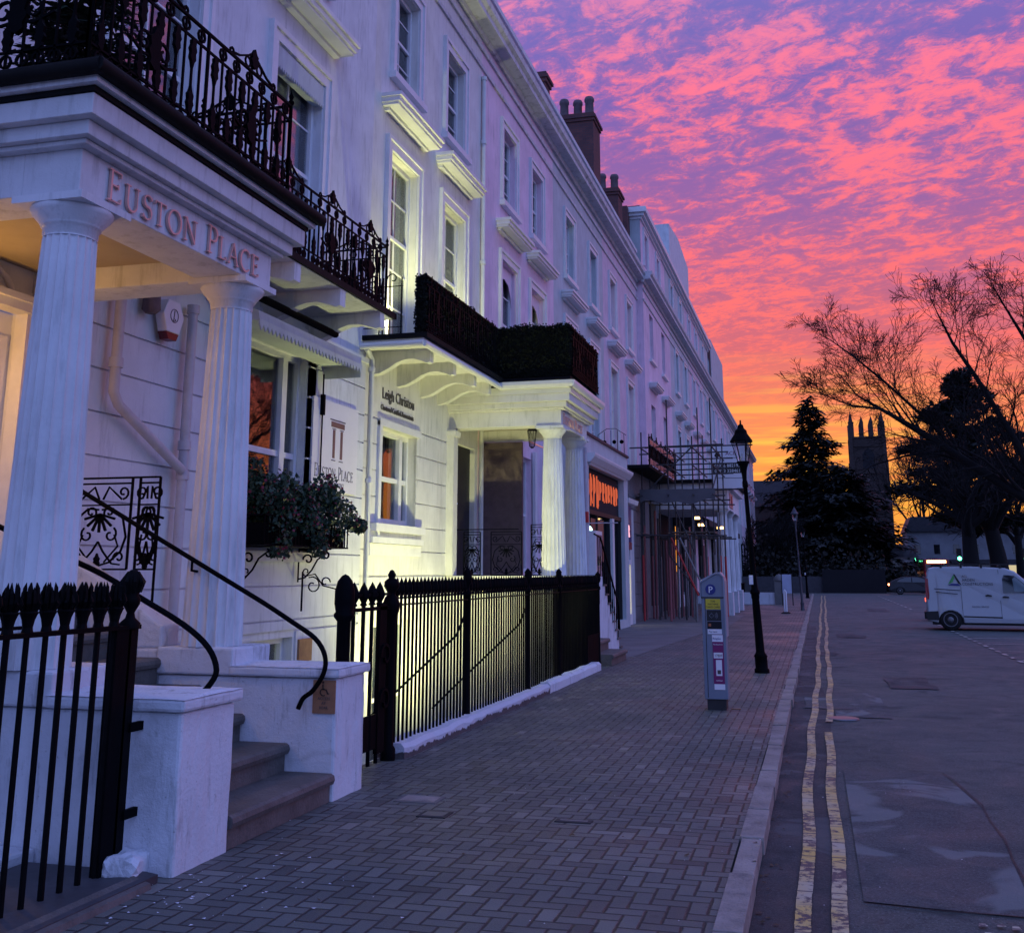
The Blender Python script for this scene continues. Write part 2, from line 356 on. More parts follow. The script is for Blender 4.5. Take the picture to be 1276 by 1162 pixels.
def G(ch):
    # serif capitals as strokes: list of (polyline,[w0,w1]) in unit height, returns advance
    T=.082;t=.038
    S={'E':([((.14,0),(.14,1),T),((.14,.97),(.50,.97),t),((.14,.52),(.42,.52),t),((.14,.03),(.53,.03),t),((.50,.97),(.50,.84),t),((.42,.60),(.42,.44),t),((.53,.03),(.55,.17),t),((.04,.98),(.2,.98),.04),((.04,.02),(.2,.02),.04)],.62),
    'L':([((.14,0),(.14,1),T),((.14,.03),(.50,.03),t),((.50,.03),(.53,.18),t),((.04,.98),(.26,.98),.04),((.04,.02),(.2,.02),.04)],.56),
    'T':([((.33,0),(.33,1),T),((.03,.97),(.63,.97),t),((.03,.97),(.02,.84),t),((.63,.97),(.64,.84),t),((.22,.02),(.44,.02),.04)],.66),
    'N':([((.14,0),(.14,1),t),((.72,0),(.72,1),t),((.12,1),(.72,0),T),((.02,.98),(.2,.98),.04),((.04,.02),(.25,.02),.04),((.6,.98),(.84,.98),.04)],.86),
    'A':([((.05,0),(.36,1),t),((.36,1),(.68,0),T),((.16,.35),(.56,.35),t),((-.02,.02),(.15,.02),.04),((.57,.02),(.79,.02),.04)],.76)}
    if ch in S: return S[ch]
    def pl(pts,w): return [(pts[i],pts[i+1],w if not callable(w) else w(i/(len(pts)-1))) for i in range(len(pts)-1)]
    if ch=='O': return (pl(arc(.42,.5,.38,0,360,22,.5),lambda u:.05+.06*abs(math.cos(2*math.pi*u))),.86)
    if ch=='C': return (pl(arc(.42,.5,.38,45,315,18,.5),lambda u:.05+.06*math.sin(math.pi*u))+[((.69,.86),(.70,.72),.04)],.76)
    if ch=='U': return ([((.15,.3),(.15,1),T),((.65,.3),(.65,1),t),((.04,.98),(.28,.98),.04),((.54,.98),(.77,.98),.04)]+pl(arc(.40,.32,.25,180,360,12,.32),lambda u:.10-.05*u),.82)
    if ch=='S': return (pl(arc(.30,.75,.21,20,200,9,.24),.06)+pl(arc(.30,.75,.21,200,270,4,.24),.1)+pl(arc(.29,.26,.23,90,0,4,.26),.1)+pl(arc(.29,.26,.23,0,-160,9,.25),.06)+[((.50,.84),(.50,.96),.04),((.07,.17),(.06,.03),.04)],.58)
    if ch=='P': return ([((.14,0),(.14,1),T),((.14,.97),(.32,.97),t),((.14,.47),(.32,.47),t),((.04,.98),(.2,.98),.04),((.04,.02),(.26,.02),.04)]+pl(arc(.32,.72,.19,90,-90,10,.25),lambda u:.05+.05*math.sin(math.pi*u)),.56)
    return ([],.35)
def serif(name,s,H,h,mat,parent,origin,xdir,ext=.012,space=.1,sx=1,small=.8):
    mb=MB(); x=Vector(xdir).normalized(); z=Vector((0,0,1)); n=x.cross(z); o=Vector(origin); cur=0
    first=True
    for ch in s:
        if ch==' ': cur+=H*.45*sx; first=True; continue
        hh=H if first else H*small; first=False
        st,adv=G(ch)
        for k,(a,b,w) in enumerate(st):
            a=Vector(a)*hh; b=Vector(b)*hh; a.x*=sx; b.x*=sx; d=(b-a)
            if d.length<1e-6: continue
            d.normalize(); pr=Vector((-d.y,d.x))*w*hh*.5; a=a-d*w*hh*.15; b=b+d*w*hh*.15
            q=[a-pr,b-pr,b+pr,a+pr]; e=ext+.0004*(k%5)
            vs=[o+x*(cur+p.x)+z*p.y for p in q]; vs=vs+[v+n*e for v in vs]
            mb.add(vs,[(4,5,6,7),(0,1,5,4),(1,2,6,5),(2,3,7,6),(3,0,4,7)],False)
        cur+=(adv*hh+space*h)*sx
    return mb.build(name,mat,parent),cur
# ---------------------------------------------------------------- camera
cam=bpy.data.cameras.new('camera'); co=bpy.data.objects.new('camera',cam); col.objects.link(co); sc.camera=co
F,D,PX,PY,H=1350.,305.,645.,407.,1.72
pitch=math.atan2(D,F); yaw=math.atan2(375,math.hypot(F,D))
co.location=(0,0,H); co.rotation_euler=(math.pi/2+pitch,0,yaw)
cam.sensor_fit='HORIZONTAL'; cam.sensor_width=36; cam.lens=F/1276*36
cam.shift_x=(638-PX)/1276; cam.shift_y=-(581-PY)/1276; cam.clip_end=2000; cam.clip_start=.05
sc.view_settings.view_transform='Standard'; sc.view_settings.look='None'; sc.view_settings.exposure=.03; sc.view_settings.gamma=1
# ---------------------------------------------------------------- world
def world():
    w=bpy.data.worlds.new('World'); sc.world=w; w.use_nodes=True; t=NT(w.node_tree); t.n.clear()
    out=t.N('ShaderNodeOutputWorld'); bg=t.N('ShaderNodeBackground'); t.L(bg.outputs[0],out.inputs[0])
    tc=t.N('ShaderNodeTexCoord'); d=tc.outputs['Generated']; X,Y,Z=t.sep(d)
    zc=t.math('MAXIMUM',Z,0); iz=t.math('DIVIDE',1,t.math('ADD',zc,.07))
    u=t.math('MULTIPLY',X,iz); v=t.math('MULTIPLY',Y,iz)
    # gentle shear so the cloud rows run up to the left like the photograph's
    P=t.comb(t.math('ADD',t.math('MULTIPLY',u,.95),t.math('MULTIPLY',v,-.10)),t.math('ADD',v,t.math('MULTIPLY',u,.30)),.3)
    n1=t.noise(P,12.0,9,.66,.6); n2=t.noise(P,2.2,4,.55,.4); n3=t.noise(P,36,6,.72,.5)
    s=t.math('ADD',t.math('MULTIPLY',n1,.56),t.math('ADD',t.math('MULTIPLY',n2,.26),t.math('MULTIPLY',n3,.30)))
    cl=t.ramp(t.mapr(s,.478,.680),[(0,0),(.3,.15),(.5,.55),(.72,.9),(1,1)])
    lit=t.ramp(zc,[(0,(1,.42,.06)),(.055,(1,.36,.04)),(.10,(1,.20,.05)),(.17,(1,.15,.11)),(.27,(1,.15,.17)),(.42,(1,.18,.29)),(.60,(.50,.28,.62)),(.8,(.32,.36,.85)),(1,(.28,.40,.92))])
    dk=t.ramp(zc,[(0,(1,.30,.07)),(.06,(1,.24,.05)),(.10,(.95,.17,.07)),(.16,(.80,.13,.11)),(.23,(.52,.11,.20)),(.31,(.32,.11,.34)),(.42,(.19,.115,.44)),(.75,(.17,.26,.72)),(1,(.20,.38,.88))])
    front=t.mix(cl,dk,lit)
    # bright strip close to the sun's place on the horizon
    glow=t.math('MULTIPLY',t.mapr(t.math('ABSOLUTE',t.math('SUBTRACT',zc,.085)),.03,.11,1,0),t.mapr(t.math('ABSOLUTE',t.math('ADD',X,.03)),.0,.30,1,0)); glow.node.use_clamp=True
    st=t.mapr(t.noise(t.comb(t.math('MULTIPLY',X,3),t.math('MULTIPLY',Z,55),0),2,4,.6),.46,.6)
    front=t.mix(t.math('MULTIPLY',glow,t.math('ADD',t.math('MULTIPLY',st,.7),.30)),front,(1.0,.50,.06))
    back=t.mix(t.math('MULTIPLY',cl,.35),t.ramp(zc,[(0,(.38,.54,1.15)),(.3,(.33,.53,1.32)),(1,(.27,.46,1.2))]),(.50,.40,.95))
    fb=t.ramp(t.math('ADD',Y,t.math('MULTIPLY',Z,-.35)),[(0,0),(.05,.0),(.55,1)],'EASE')
    c=t.mix(fb,back,front)
    below=t.math('LESS_THAN',Z,0); c=t.mix(below,c,(.05,.045,.06))
    sky=t.N('ShaderNodeTexSky'); sky.sky_type='NISHITA'; sky.sun_disc=False; sky.sun_elevation=R(-2); sky.sun_rotation=R(3)
    sk=t.N('ShaderNodeVectorMath',operation='SCALE'); t.L(sky.outputs[0],sk.inputs[0]); sk.inputs['Scale'].default_value=.08
    ad=t.N('ShaderNodeVectorMath',operation='ADD'); t.L(c,ad.inputs[0]); t.L(sk.outputs[0],ad.inputs[1])
    t.L(ad.outputs[0],bg.inputs[0]); bg.inputs[1].default_value=1.0
world()
def lamp(kind,name,loc,energy,color,size=.1,rot=None,spot=None,blend=.5):
    l=bpy.data.lights.new(name,kind); l.energy=energy; l.color=color
    if kind in('POINT','SPOT'): l.shadow_soft_size=size
    if kind=='SPOT': l.spot_size=R(spot or 90); l.spot_blend=blend
    o=bpy.data.objects.new(name,l); o.location=loc
    if rot is not None: o.rotation_euler=rot
    col.objects.link(o); return o
def aim(o,target):
    d=Vector(target)-Vector(o.location); o.rotation_euler=d.to_track_quat('-Z','Y').to_euler()
s=bpy.data.lights.new('sun','SUN'); s.energy=.08; s.angle=R(25); s.color=(1,.5,.45); so=bpy.data.objects.new('sun',s); col.objects.link(so); so.location=(0,60,60)
so.rotation_euler=Vector((.03,-1,-.12)).to_track_quat('-Z','Y').to_euler()
# ---------------------------------------------------------------- ground setting
def struct(name,mb,mat,parent=None):
    o=mb.build(name,mat,parent); o['kind']='structure'; return o
m=MB(); m.quad((-.60,-40,-.1),(60,-40,-.1),(60,92,-.1),(-.60,92,-.1)); struct('road',m,M['road'])
m=MB(); m.quad((-300,100.5,-.104),(300,100.5,-.104),(300,92,-.104),(-300,92,-.104)); m.f[-1]=m.f[-1][::-1]; struct('cross_road',m,M['road'])
m=MB()
for q in [((60,-60),(400,-60),(400,92),(60,92)),((-400,100.5),(400,100.5),(400,900),(-400,900)),((-400,-60),(-16,-60),(-16,92),(-400,92))]:
    m.quad(*[(x,y,-.11) for x,y in q])
struct('ground',m,M['ground'])
m=MB(); m.box(-4.12,-.605,-4,92,-.3,0); m.box(-7.2,-4.12,22.95,92,-.3,-.002); struct('pavement',m,M['pavers'])
m=MB(); rr=random.Random(3)
y=-2.0
k=0
while y<92:
    L=rr.choice([.62,.9,.9,1.1,.75]) ; y2=min(y+L,92); j=rr.uniform(-.012,.012); z=rr.uniform(.0,.014)
    m.box(-.60+j,-.455+rr.uniform(-.012,.012),y+.010,y2-.010,-.14,z+.004); y=y2
o=struct('kerb',m,M['kerbstone']); b=o.modifiers.new('b','BEVEL'); b.width=.022; b.segments=2
# asphalt patches, edge strip, lines
def sheet(name,pts,z,mat,th=None):
    m=MB(); m.quad(*[(x,y,z) for x,y in pts]); return struct(name,m,mat)
sheet('road_edge_strip',[(-.455,-3),(.10,-3),(.02,12),(.05,16.5),(-.1,20),(-.2,40),(-.455,40)],-.094,M['road_gutter'])
def outline(x0,x1,y0,y1,n,a,seed):
    r=random.Random(seed); pts=[]
    for i in range(n): pts.append((x0+(x1-x0)*i/n,y0+r.uniform(-a,a)))
    for i in range(n): pts.append((x1+r.uniform(-a,a),y0+(y1-y0)*i/n))
    for i in range(n): pts.append((x1-(x1-x0)*i/n,y1+r.uniform(-a,a)))
    for i in range(n): pts.append((x0+r.uniform(-a,a),y1-(y1-y0)*i/n))
    return pts
sheet('road_patch',[(.14,6.95),(.55,6.9),(1.05,6.88),(1.06,7.5),(1.12,8.6),(1.13,9.8),(1.04,10.8),(.98,11.25),(.5,11.28),(.12,11.2)],-.09,M['road_old'])
mm=asphalt('crack_seal',(.016,.016,.018)); 
def ribbon(name,pts,w,z,mat):
    m=MB()
    for (a,b) in zip(pts,pts[1:]):
        a=Vector(a);b=Vector(b);d=(b-a).normalized();p=Vector((-d.y,d.x))*w*.5
        m.quad(*[(q.x,q.y,z) for q in (a-p,b-p,b+p,a+p)])
    return struct(name,m,mat)
ribbon('road_seam',[(.14,6.9),(.33,6.88),(.6,6.86),(.85,6.87),(1.07,6.85),(1.065,7.2),(1.09,7.6),(1.10,8.1),(1.14,8.7),(1.125,9.3),(1.15,9.9),(1.10,10.4),(1.06,10.9),(1.0,11.32),(.5,11.33),(.1,11.25)],.012,-.086,mm)
sheet('road_repair',outline(.12,.8,15.2,18.2,5,.03,1),-.09,M['road_old'])
sheet('road_repair',outline(-.3,.35,16.0,17.4,4,.03,2),-.085,M['road_old'])
for i,(a,b,c,d) in enumerate([(1.0,1.7,19,21),(.4,1.2,33,35),(2.2,3.1,55,59),(-.3,.3,26,27)]): sheet('road_repair',outline(a,b,c,d,4,.05,5+i),-.088,M['road_gutter'])
def wline(name,xs,w,mat,z=-.082,gaps=(),seed=1):
    r=random.Random(seed); m=MB(); y=-2
    while y<90:
        st=.10 if y<20 else .5
        y2=y+st; 
        if not any(a<y<b for a,b in gaps) :
            f=lambda yy: xs[0]+(xs[1]-xs[0])*max(0,min(1,(yy-6)/76))+.012*math.sin(yy*1.7)+.02*math.sin(yy*.37)
            e=.0025 if y<25 else 0
            m.quad(*[(f(y)-w/2+r.uniform(-e,e),y,z),(f(y)+w/2+r.uniform(-e,e),y,z),(f(y2)+w/2+r.uniform(-e,e),y2,z),(f(y2)-w/2+r.uniform(-e,e),y2,z)])
        y=y2
    return struct(name,m,mat)
wline('yellow_line',(-.19,.11),.085,M['yellow'],seed=4); wline('yellow_line',(.0,.33),.085,M['yellow'],gaps=((13.6,14.5),),seed=9)
m=MB(); 
for yy in range(24,44): m.quad(*[(3.87+a,yy+b,-.084) for a,b in((0,0),(.1,0),(.1,.45),(0,.45))])
for yy in range(58,90,3): m.quad(*[(4.25+a,yy+b,-.084) for a,b in((0,0),(.1,0),(.1,1.6),(0,1.6))])
for yy in (25.5,28.2,31,33.6): m.quad(*[(4.0+a,yy+b,-.084) for a,b in((0,0),(4.6,0),(4.6,.09),(0,.09))])
struct('bay_marking',m,M['white_line'])
m=MB()
for (x,y,w,h) in [(.70,6.62,.05,.06),(.79,6.64,.05,.05),(.86,6.60,.05,.07),(.71,6.50,.06,.03),(.84,6.47,.06,.05),(.76,6.40,.12,.03),(.70,6.3,.2,.05)]:
    m.quad((x,y,-.083),(x+w,y+.01,-.083),(x+w-.01,y+h,-.083),(x+.01,y+h-.005,-.083))
struct('worn_road_lettering',m,M['white_line'])
m=MB(); m.lathe([(.20,0),(.2,.012),(.17,.016),(.0,.017)],(.19,15.02,-.094),20,caps=False); o=m.build('hydrant_cover',M['rim']); tag(o,'small round iron cover set in the road beside the outer yellow line','cover')
# slabs in front of the shops
m=MB(); pts=[(-7.0,23.2),(-3.82,23.2),(-3.35,31.5),(-2.9,38),(-3.0,46),(-7,46)]; m.quad(*[(x,y,.004) for x,y in pts]); struct('stone_paving',m,M['slab'])
m=MB()
for yy in (25.2,27.4,29.5,31.8,34,36.2,39): m.quad((-6.4,yy,.008),(-3.5,yy,.008),(-3.5,yy+.03,.008),(-6.4,yy+.03,.008))
struct('paving_joint',m,mm)
# basement area
m=MB(); m.box(-7.3,-4.1,-2,23.0,-2.6,-2.3); struct('area_floor',m,M['slab'])
m=MB(); m.box(-4.14,-4.12,-2,23,-2.3,0); struct('area_retaining_wall',m,M['stucco_low'])
# pavement litter of chippings / small inset covers
for i,(x,y,w,h,l) in enumerate([(-3.25,8.35,.34,.26,'pale square inspection cover in the pavers at the foot of the right stair pier'),(-2.9,7.9,.22,.2,'small dark inspection cover in the pavers in front of the white piers'),(-1.9,8.0,.26,.1,'narrow dark gully grating among the pavers in mid pavement')]):
    m=MB(); m.box(x,x+w,y,y+h,-.01,.006); m.mi=1; m.box(x+.03,x+w-.03,y+.03,y+h-.03,.0,.009)
    o=m.build('inspection_cover',[M['slab'] if i==0 else M['m_dark'],M['kerbstone'] if i==0 else M['rim']]); tag(o,l,'cover')
m=MB(); r=random.Random(11)
for i in range(150):
    x,y=(r.gauss(-3.3,.35),r.gauss(5.7,.45)) if i<70 else (r.uniform(-3.9,.9),r.uniform(5.5,14))
    sz=r.uniform(.002,.009) if i<70 else r.uniform(.002,.005); z=.003 if x<-.6 else (-.085 if x>-.42 else .016)
    a=r.uniform(0,6.28); m.add([(x+sz*math.cos(a+k*1.57)*(1+r.random()),y+sz*math.sin(a+k*1.57)*(1+r.random()),z+(.004 if k%2 else .001)) for k in range(4)],[(0,1,2,3)])
m2=MB()
for i in range(170):
    x=r.choice([-.43,-.40,-.36])+r.gauss(0,.03) if i<120 else r.uniform(-3.8,-.7); y=r.uniform(5.5,26) if i<120 else r.uniform(5.5,16); sz=r.uniform(.012,.028); z=(-.088 if x>-.455 else .004); a=r.uniform(0,6.28)
    m2.add([(x+sz*math.cos(a+k*1.256)*(1.3 if k==0 else .6),y+sz*math.sin(a+k*1.256)*(1.3 if k==0 else .6),z+r.uniform(.002,.009)) for k in range(5)],[(0,1,2,3,4)])
tag(m2.build('fallen_leaves',leafmat('dead_leaves',(.05,.028,.015),(.10,.06,.03),.8)),'scattered dead brown leaves in the gutter and on the pavers','leaves',kind='stuff')
tag(m.build('stone_chippings',M['sign_white']),'pale flaked paint chippings and bits of grit scattered over the pavers','chippings',kind='stuff')
# ---------------------------------------------------------------- walls with openings
def wall_mesh(m,X,y0,y1,z0,z1,holes,reveal=.24,th=.02):
    ys=sorted({y0,y1,*[a for h in holes for a in h[:2] if y0<a<y1]}); zs=sorted({z0,z1,*[a for h in holes for a in h[2:4] if z0<a<z1]})
    for i in range(len(ys)-1):
        for j in range(len(zs)-1):
            a,b,c,d=ys[i],ys[i+1],zs[j],zs[j+1]; cy,cz=(a+b)/2,(c+d)/2
            if any(h[0]<cy<h[1] and h[2]<cz<h[3] for h in holes): continue
            m.quad((X,a,c),(X,b,c),(X,b,d),(X,a,d))
    if reveal:
        for (a,b,c,d) in [h[:4] for h in holes]:
            r=X-reveal
            m.quad((X,a,c),(X,a,d),(r,a,d),(r,a,c)); m.quad((X,b,d),(X,b,c),(r,b,c),(r,b,d))
            m.quad((X,a,d),(X,b,d),(r,b,d),(r,a,d)); m.quad((X,b,c),(X,a,c),(r,a,c),(r,b,c))
def bands(m,X,y0,y1,z0,z1,holes,step=.44,gap=.022,pr=.03,start=None):
    z=z0 if start is None else start
    edges=[z0]
    while z<z1:
        if z>z0: edges.append(z)
        z+=step
    edges.append(z1)
    for c,d in zip(edges,edges[1:]):
        if d-c<.05: continue
        zs=sorted({c+gap/2,d-gap/2,*[a for h in holes for a in h[2:4] if c+gap/2<a<d-gap/2]})
        for e,f in zip(zs,zs[1:]):
            cz=(e+f)/2; cut=sorted([h for h in holes if h[2]<cz<h[3]]); y=y0
            for h in cut:
                if h[0]>y: m.box(X-.01,X+pr,y,h[0],e,f)
                y=max(y,h[1])
            if y<y1: m.box(X-.01,X+pr,y,y1,e,f)
WC={}
M['net']=paint('net_curtain_reflected_sky',(.50,.50,.54),.9,6,.12,0,bump=0)  # pale lilac cloth also stands in for sky reflected in the panes
def win(parent,X,yc,zb,w,h,kind='sash',arch=True,sill=True,cur=None,hood=False,depth=.17,glassm='glass'):
    key=(round(w,2),round(h,2),kind)
    px=Vector(parent.location)
    loc=(X-px.x,yc-px.y,zb-px.z)
    if key not in WC:
        m=MB(); d=-depth; a=w/2
        m.box(d-.05,d+.03,-a,-a+.07,0,h); m.box(d-.05,d+.03,a-.07,a,0,h); m.box(d-.05,d+.03,-a+.07,a-.07,h-.08,h); m.box(d-.05,d+.03,-a+.07,a-.07,0,.09)
        if kind in('sash','french'):
            mid=h*(.5 if kind=='sash' else .58)
            m.box(d-.04,d+.015,-a+.07,a-.07,mid-.03,mid+.03)
            b=.013
            m.box(d-.02,d+.005,-b,b,.09,mid-.03); m.box(d-.035,d-.008,-b,b,mid+.03,h-.08)
            for zz in ([mid*.52] if kind=='sash' else [mid*.36,mid*.70]): m.box(d-.021,d+.004,-a+.07,-b,zz-b,zz+b); m.box(d-.021,d+.004,b,a-.07,zz-b,zz+b)
            zz=(mid+h)/2; m.box(d-.034,d-.009,-a+.07,-b,zz-b,zz+b); m.box(d-.034,d-.009,b,a-.07,zz-b,zz+b)
        elif kind=='tripart':
            mid=h*.48; m.box(d-.04,d+.015,-a+.07,a-.07,mid-.04,mid+.04); q=w*.27; m.box(d-.05,d+.05,q-.07,q+.07,.09,h-.08)
            m.box(d-.05,d+.05,-q-.07,-q+.07,.09,h-.08)
        elif kind=='plain':
            mid=h*.5; m.box(d-.04,d+.015,-a+.07,a-.07,mid-.03,mid+.03)
        fr=m.mesh('window',M['trim'])
        m=MB(); m.box(d-.028,d-.022,-a+.05,a-.05,.05,h-.05); pn=m.mesh('pane',M[glassm])
        m=MB(); o=.22
        m.box(0,.045,-a-o,-a-.02,-.02,h+.02); m.box(0,.045,a+.02,a+o,-.02,h+.02); m.box(0,.046,-a-o,a+o,h+.02,h+o)
        m.box(0,.075,-a-o-.015,-a-o+.06,-.02,h+o-.045); m.box(0,.075,a+o-.06,a+o+.015,-.02,h+o-.045); m.box(0,.077,-a-o-.015,a+o+.015,h+o-.045,h+o+.03)
        ar=m.mesh('architrave',M['trim'])
        m=MB(); m.box(-.2,.13,-a-o-.05,a+o+.05,-.15,-.022); sl=m.mesh('sill',M['trim'])
        m=MB(); z=h+o+.42; W=a+o+.28
        m.box(0,.10,-W+.15,W-.15,z,z+.06); m.box(0,.30,-W+.06,W-.06,z+.06,z+.11); m.box(0,.34,-W+.03,W-.03,z+.11,z+.20); m.box(0,.38,-W,W,z+.20,z+.27)
        hd=m.mesh('hood_mould',M['trim'])
        m=MB(); 
        n=26
        def drape(y0,y1,z0,z1):
            vs=[];fs=[]
            for i in range(n+1):
                y=y0+(y1-y0)*i/n; x=d-.14+.025*math.sin(i*1.9)+.01*math.sin(i*.7)
                vs+= [(x,y,z0),(x,y,z1)]
            fs=[(2*i,2*i+2,2*i+3,2*i+1) for i in range(n)]; m.add(vs,fs,True)
        drape(-a+.05,-a+w*.30,.05,h-.05); drape(a-w*.30,a-.05,.05,h-.05); cu=m.mesh('curtain',M['curtain'])
        m=MB(); drape(-a+.05,a-.05,.05,h-.05); cu2=m.mesh('curtain',M['curtain_lit'])
        cu3=m.mesh('net_curtain',M['net'])
        m=MB(); e=-1.3
        m.quad((e,-a,0),(e,a,0),(e,a,h),(e,-a,h)); m.quad((d-.05,-a,0),(e,-a,0),(e,-a,h),(d-.05,-a,h)); m.quad((d-.05,a,0),(e,a,0),(e,a,h),(d-.05,a,h))
        m.quad((d-.05,-a,0),(d-.05,a,0),(e,a,0),(e,-a,0)); m.quad((d-.05,-a,h),(d-.05,a,h),(e,a,h),(e,-a,h)); rm=m.mesh('room_recess',M['room'])
        WC[key]=(fr,pn,ar,sl,hd,cu,cu2,rm,cu3)
    fr,pn,ar,sl,hd,cu,cu2,rm,cu3=WC[key]
    o=inst('window',fr,parent,loc)
    inst('pane',pn,o)
    if arch: inst('architrave',ar,o)
    if sill: inst('sill',sl,o)
    if hood: inst('hood_mould',hd,o)
    inst('room_recess',rm,o)
    if cur=='side': inst('curtain',cu,o)
    if cur=='net': inst('net_curtain',cu3,o)
    if cur=='lit': inst('curtain',cu2,o)
    return o
def hole(yc,zb,w,h): return (yc-w/2,yc+w/2,zb,zb+h)
def main_cornice(h,X,y0,y1,zt=14.5,par=15.57,mat='stucco',e0=0,e1=0):
    m=MB(); m.mi=0
    m.prism([(X-.02,13.74),(X+.05,13.74),(X+.06,13.84),(X-.02,13.84)],y0,y1,'y'); m.prism([(X-.02,13.28),(X+.045,13.28),(X+.055,13.36),(X-.02,13.36)],y0,y1,'y')
    m.prism([(X-.02,14.05),(X+.08,14.05),(X+.12,14.14),(X+.38,14.17),(X+.38,14.30),(X+.46,14.36),(X+.48,14.5),(X-.02,14.5)],y0-e0,y1+e1,'y')
    m.build('cornice',M['cornice'],h)
    if par:
        m=MB(); m.box(X-.30,X+.02,y0,y1,14.5,par-.14)
        y=y0+.5
        m.build('parapet',M[mat],h)
        m=MB(); m.box(X-.34,X+.08,y0-e0,y1+e1,par-.14,par); m.build('coping',M['gutter_black'] if False else M['stucco_low'],h)
        m=MB(); y=y0+.9
        while y+1.2<y1: m.box(X+.022,X+.028,y,y+1.1,14.72,15.12); y+=1.75
        m.build('parapet_vent',M['slate'],h)
W2=(1.14,1.92)   # second floor opening
def upper(h,X,y0,y1,wins,mat,f1=(1.36,3.45,5.65),z2=10.62,cur=(),zlow=5.0,hood=True,sty='french',top=14.5,extra=()):
    """facade from first floor upward; wins = window centres"""
    hs=[hole(y,z2,*W2) for y in wins]+[hole(y,f1[2],f1[0],f1[1]) for y in wins]
    m=MB(); wall_mesh(m,X,y0,y1,zlow,top,hs+list(extra)); 
    m.quad((X,y0,zlow),(X,y0,top),(X-.6,y0,top),(X-.6,y0,zlow)); m.build('upper_wall',M[mat],h)
    for i,y in enumerate(wins):
        win(h,X,y,z2,*W2,'sash',cur='lit' if ('t',i) in cur else ('net' if int(y*3)%3==0 else 'side' if int(y*3)%3==1 else None))
        win(h,X,y,f1[2],f1[0],f1[1],sty,sill=False,hood=hood,cur='lit' if ('f',i) in cur else ('side' if i%2==0 else None))
# ---------------------------------------------------------------- ironwork + columns
class Pl:
    """draws in a vertical plane: s along, z up, n out"""
    def __init__(s,m,o,d): s.m=m; s.o=Vector(o); s.d=Vector(d).normalized(); s.n=s.d.cross(Vector((0,0,1)))
    def P(s,a,z,n=0): return s.o+s.d*a+Vector((0,0,z))+s.n*n
    def line(s,pts,r=.008,n=4,off=0): s.m.tube([s.P(a,z,off) for a,z in pts],r,n,True,False)
    def flat(s,pts,t=.012,off=0):
        k=len(pts); vs=[s.P(a,z,off+t) for a,z in pts]+[s.P(a,z,off-t) for a,z in pts]
        s.m.add(vs,[tuple(range(k)),tuple(range(2*k-1,k-1,-1))]+[(i,k+i,k+(i+1)%k,(i+1)%k) for i in range(k)],False)
    def leaf(s,a,z,w,h,up=1,t=.014):
        pts=[(0,0),(.35,.10),(.30,.22),(.5,.38),(.34,.5),(.44,.68),(.2,.78),(0,1),(-.2,.78),(-.44,.68),(-.34,.5),(-.5,.38),(-.30,.22),(-.35,.10)]
        s.flat([(a+x*w,z+y*h*up) for x,y in (pts if up>0 else pts[::-1])],t)
    def palmette(s,a,z,w,h,up=1):
        for k in range(-3,4):
            an=R(90+k*27*1); L=h*(1-.10*abs(k)); s.line([(a,z),(a+math.cos(an)*L*.6*w/h,z+math.sin(an)*L*.6*up),(a+math.cos(an)*L*w/h,z+math.sin(an)*L*up)],[.006,.012,.016] if False else .010)
def ornate(m,p0,p1,h=.95,bay=1.15,crest=True,dense=True,sp=.12,post=True):
    p0=Vector(p0);p1=Vector(p1);L=(p1-p0).length; d=(p1-p0)/L; q=Pl(m,p0,d)
    if post:
        for a in(0,L):
            q.line([(a,-.02),(a,h+.02)],.02,6); m.lathe([(.0,0),(.028,.01),(.03,.03),(.012,.05),(.026,.08),(.008,.12),(.0,.16)],q.P(a,h+.01),8,caps=False)
    for z,r in((h,.016),(h-.15,.013),(.05,.013),(.19,.012)): q.line([(0,z),(L,z)],r)
    n=max(1,round(L/bay)); b=L/n
    for i in range(n):
        a0=i*b; c=a0+b/2
        if i: q.line([(a0,0),(a0,h)],.016)
        k=max(2,int(b/sp)); 
        for j in range(1,k):
            a=a0+b*j/k; q.line([(a,.05),(a,h-(.15 if j%2 else 0))],.012)
            if j%2: q.leaf(a,h-.15,.09,.26,-1); q.leaf(a,.18,.085,.25,1)
            else: q.line(arc(a,h-.075,.05,0,360,8),.012)
            if dense: q.line(arc(a,.12,.045,0,360,8),.012)
        for sg in(-1,1):
            q.line([(c+sg*x,z) for x,z in spiral(.12,.50,.10,.02,200,-250,14)],.014)
            q.line([(c+sg*.02,.42),(c+sg*.14,.40),(c+sg*.30,.46)],.013)
        q.leaf(c,.32,.17,.36,1,.02)
        if crest:
            for sg in(-1,1): q.line([(c,h+.17),(c+sg*.08,h+.13),(c+sg*.24,h+.05),(c+sg*.36,h+.025)],.012); q.line(arc(c+sg*.37,h+.03,.03,0,360,7),.011); q.line(arc(c+sg*.10,h+.06,.045,0,360,8),.010)
            q.leaf(c,h+.03,.13,.19,1,.016)
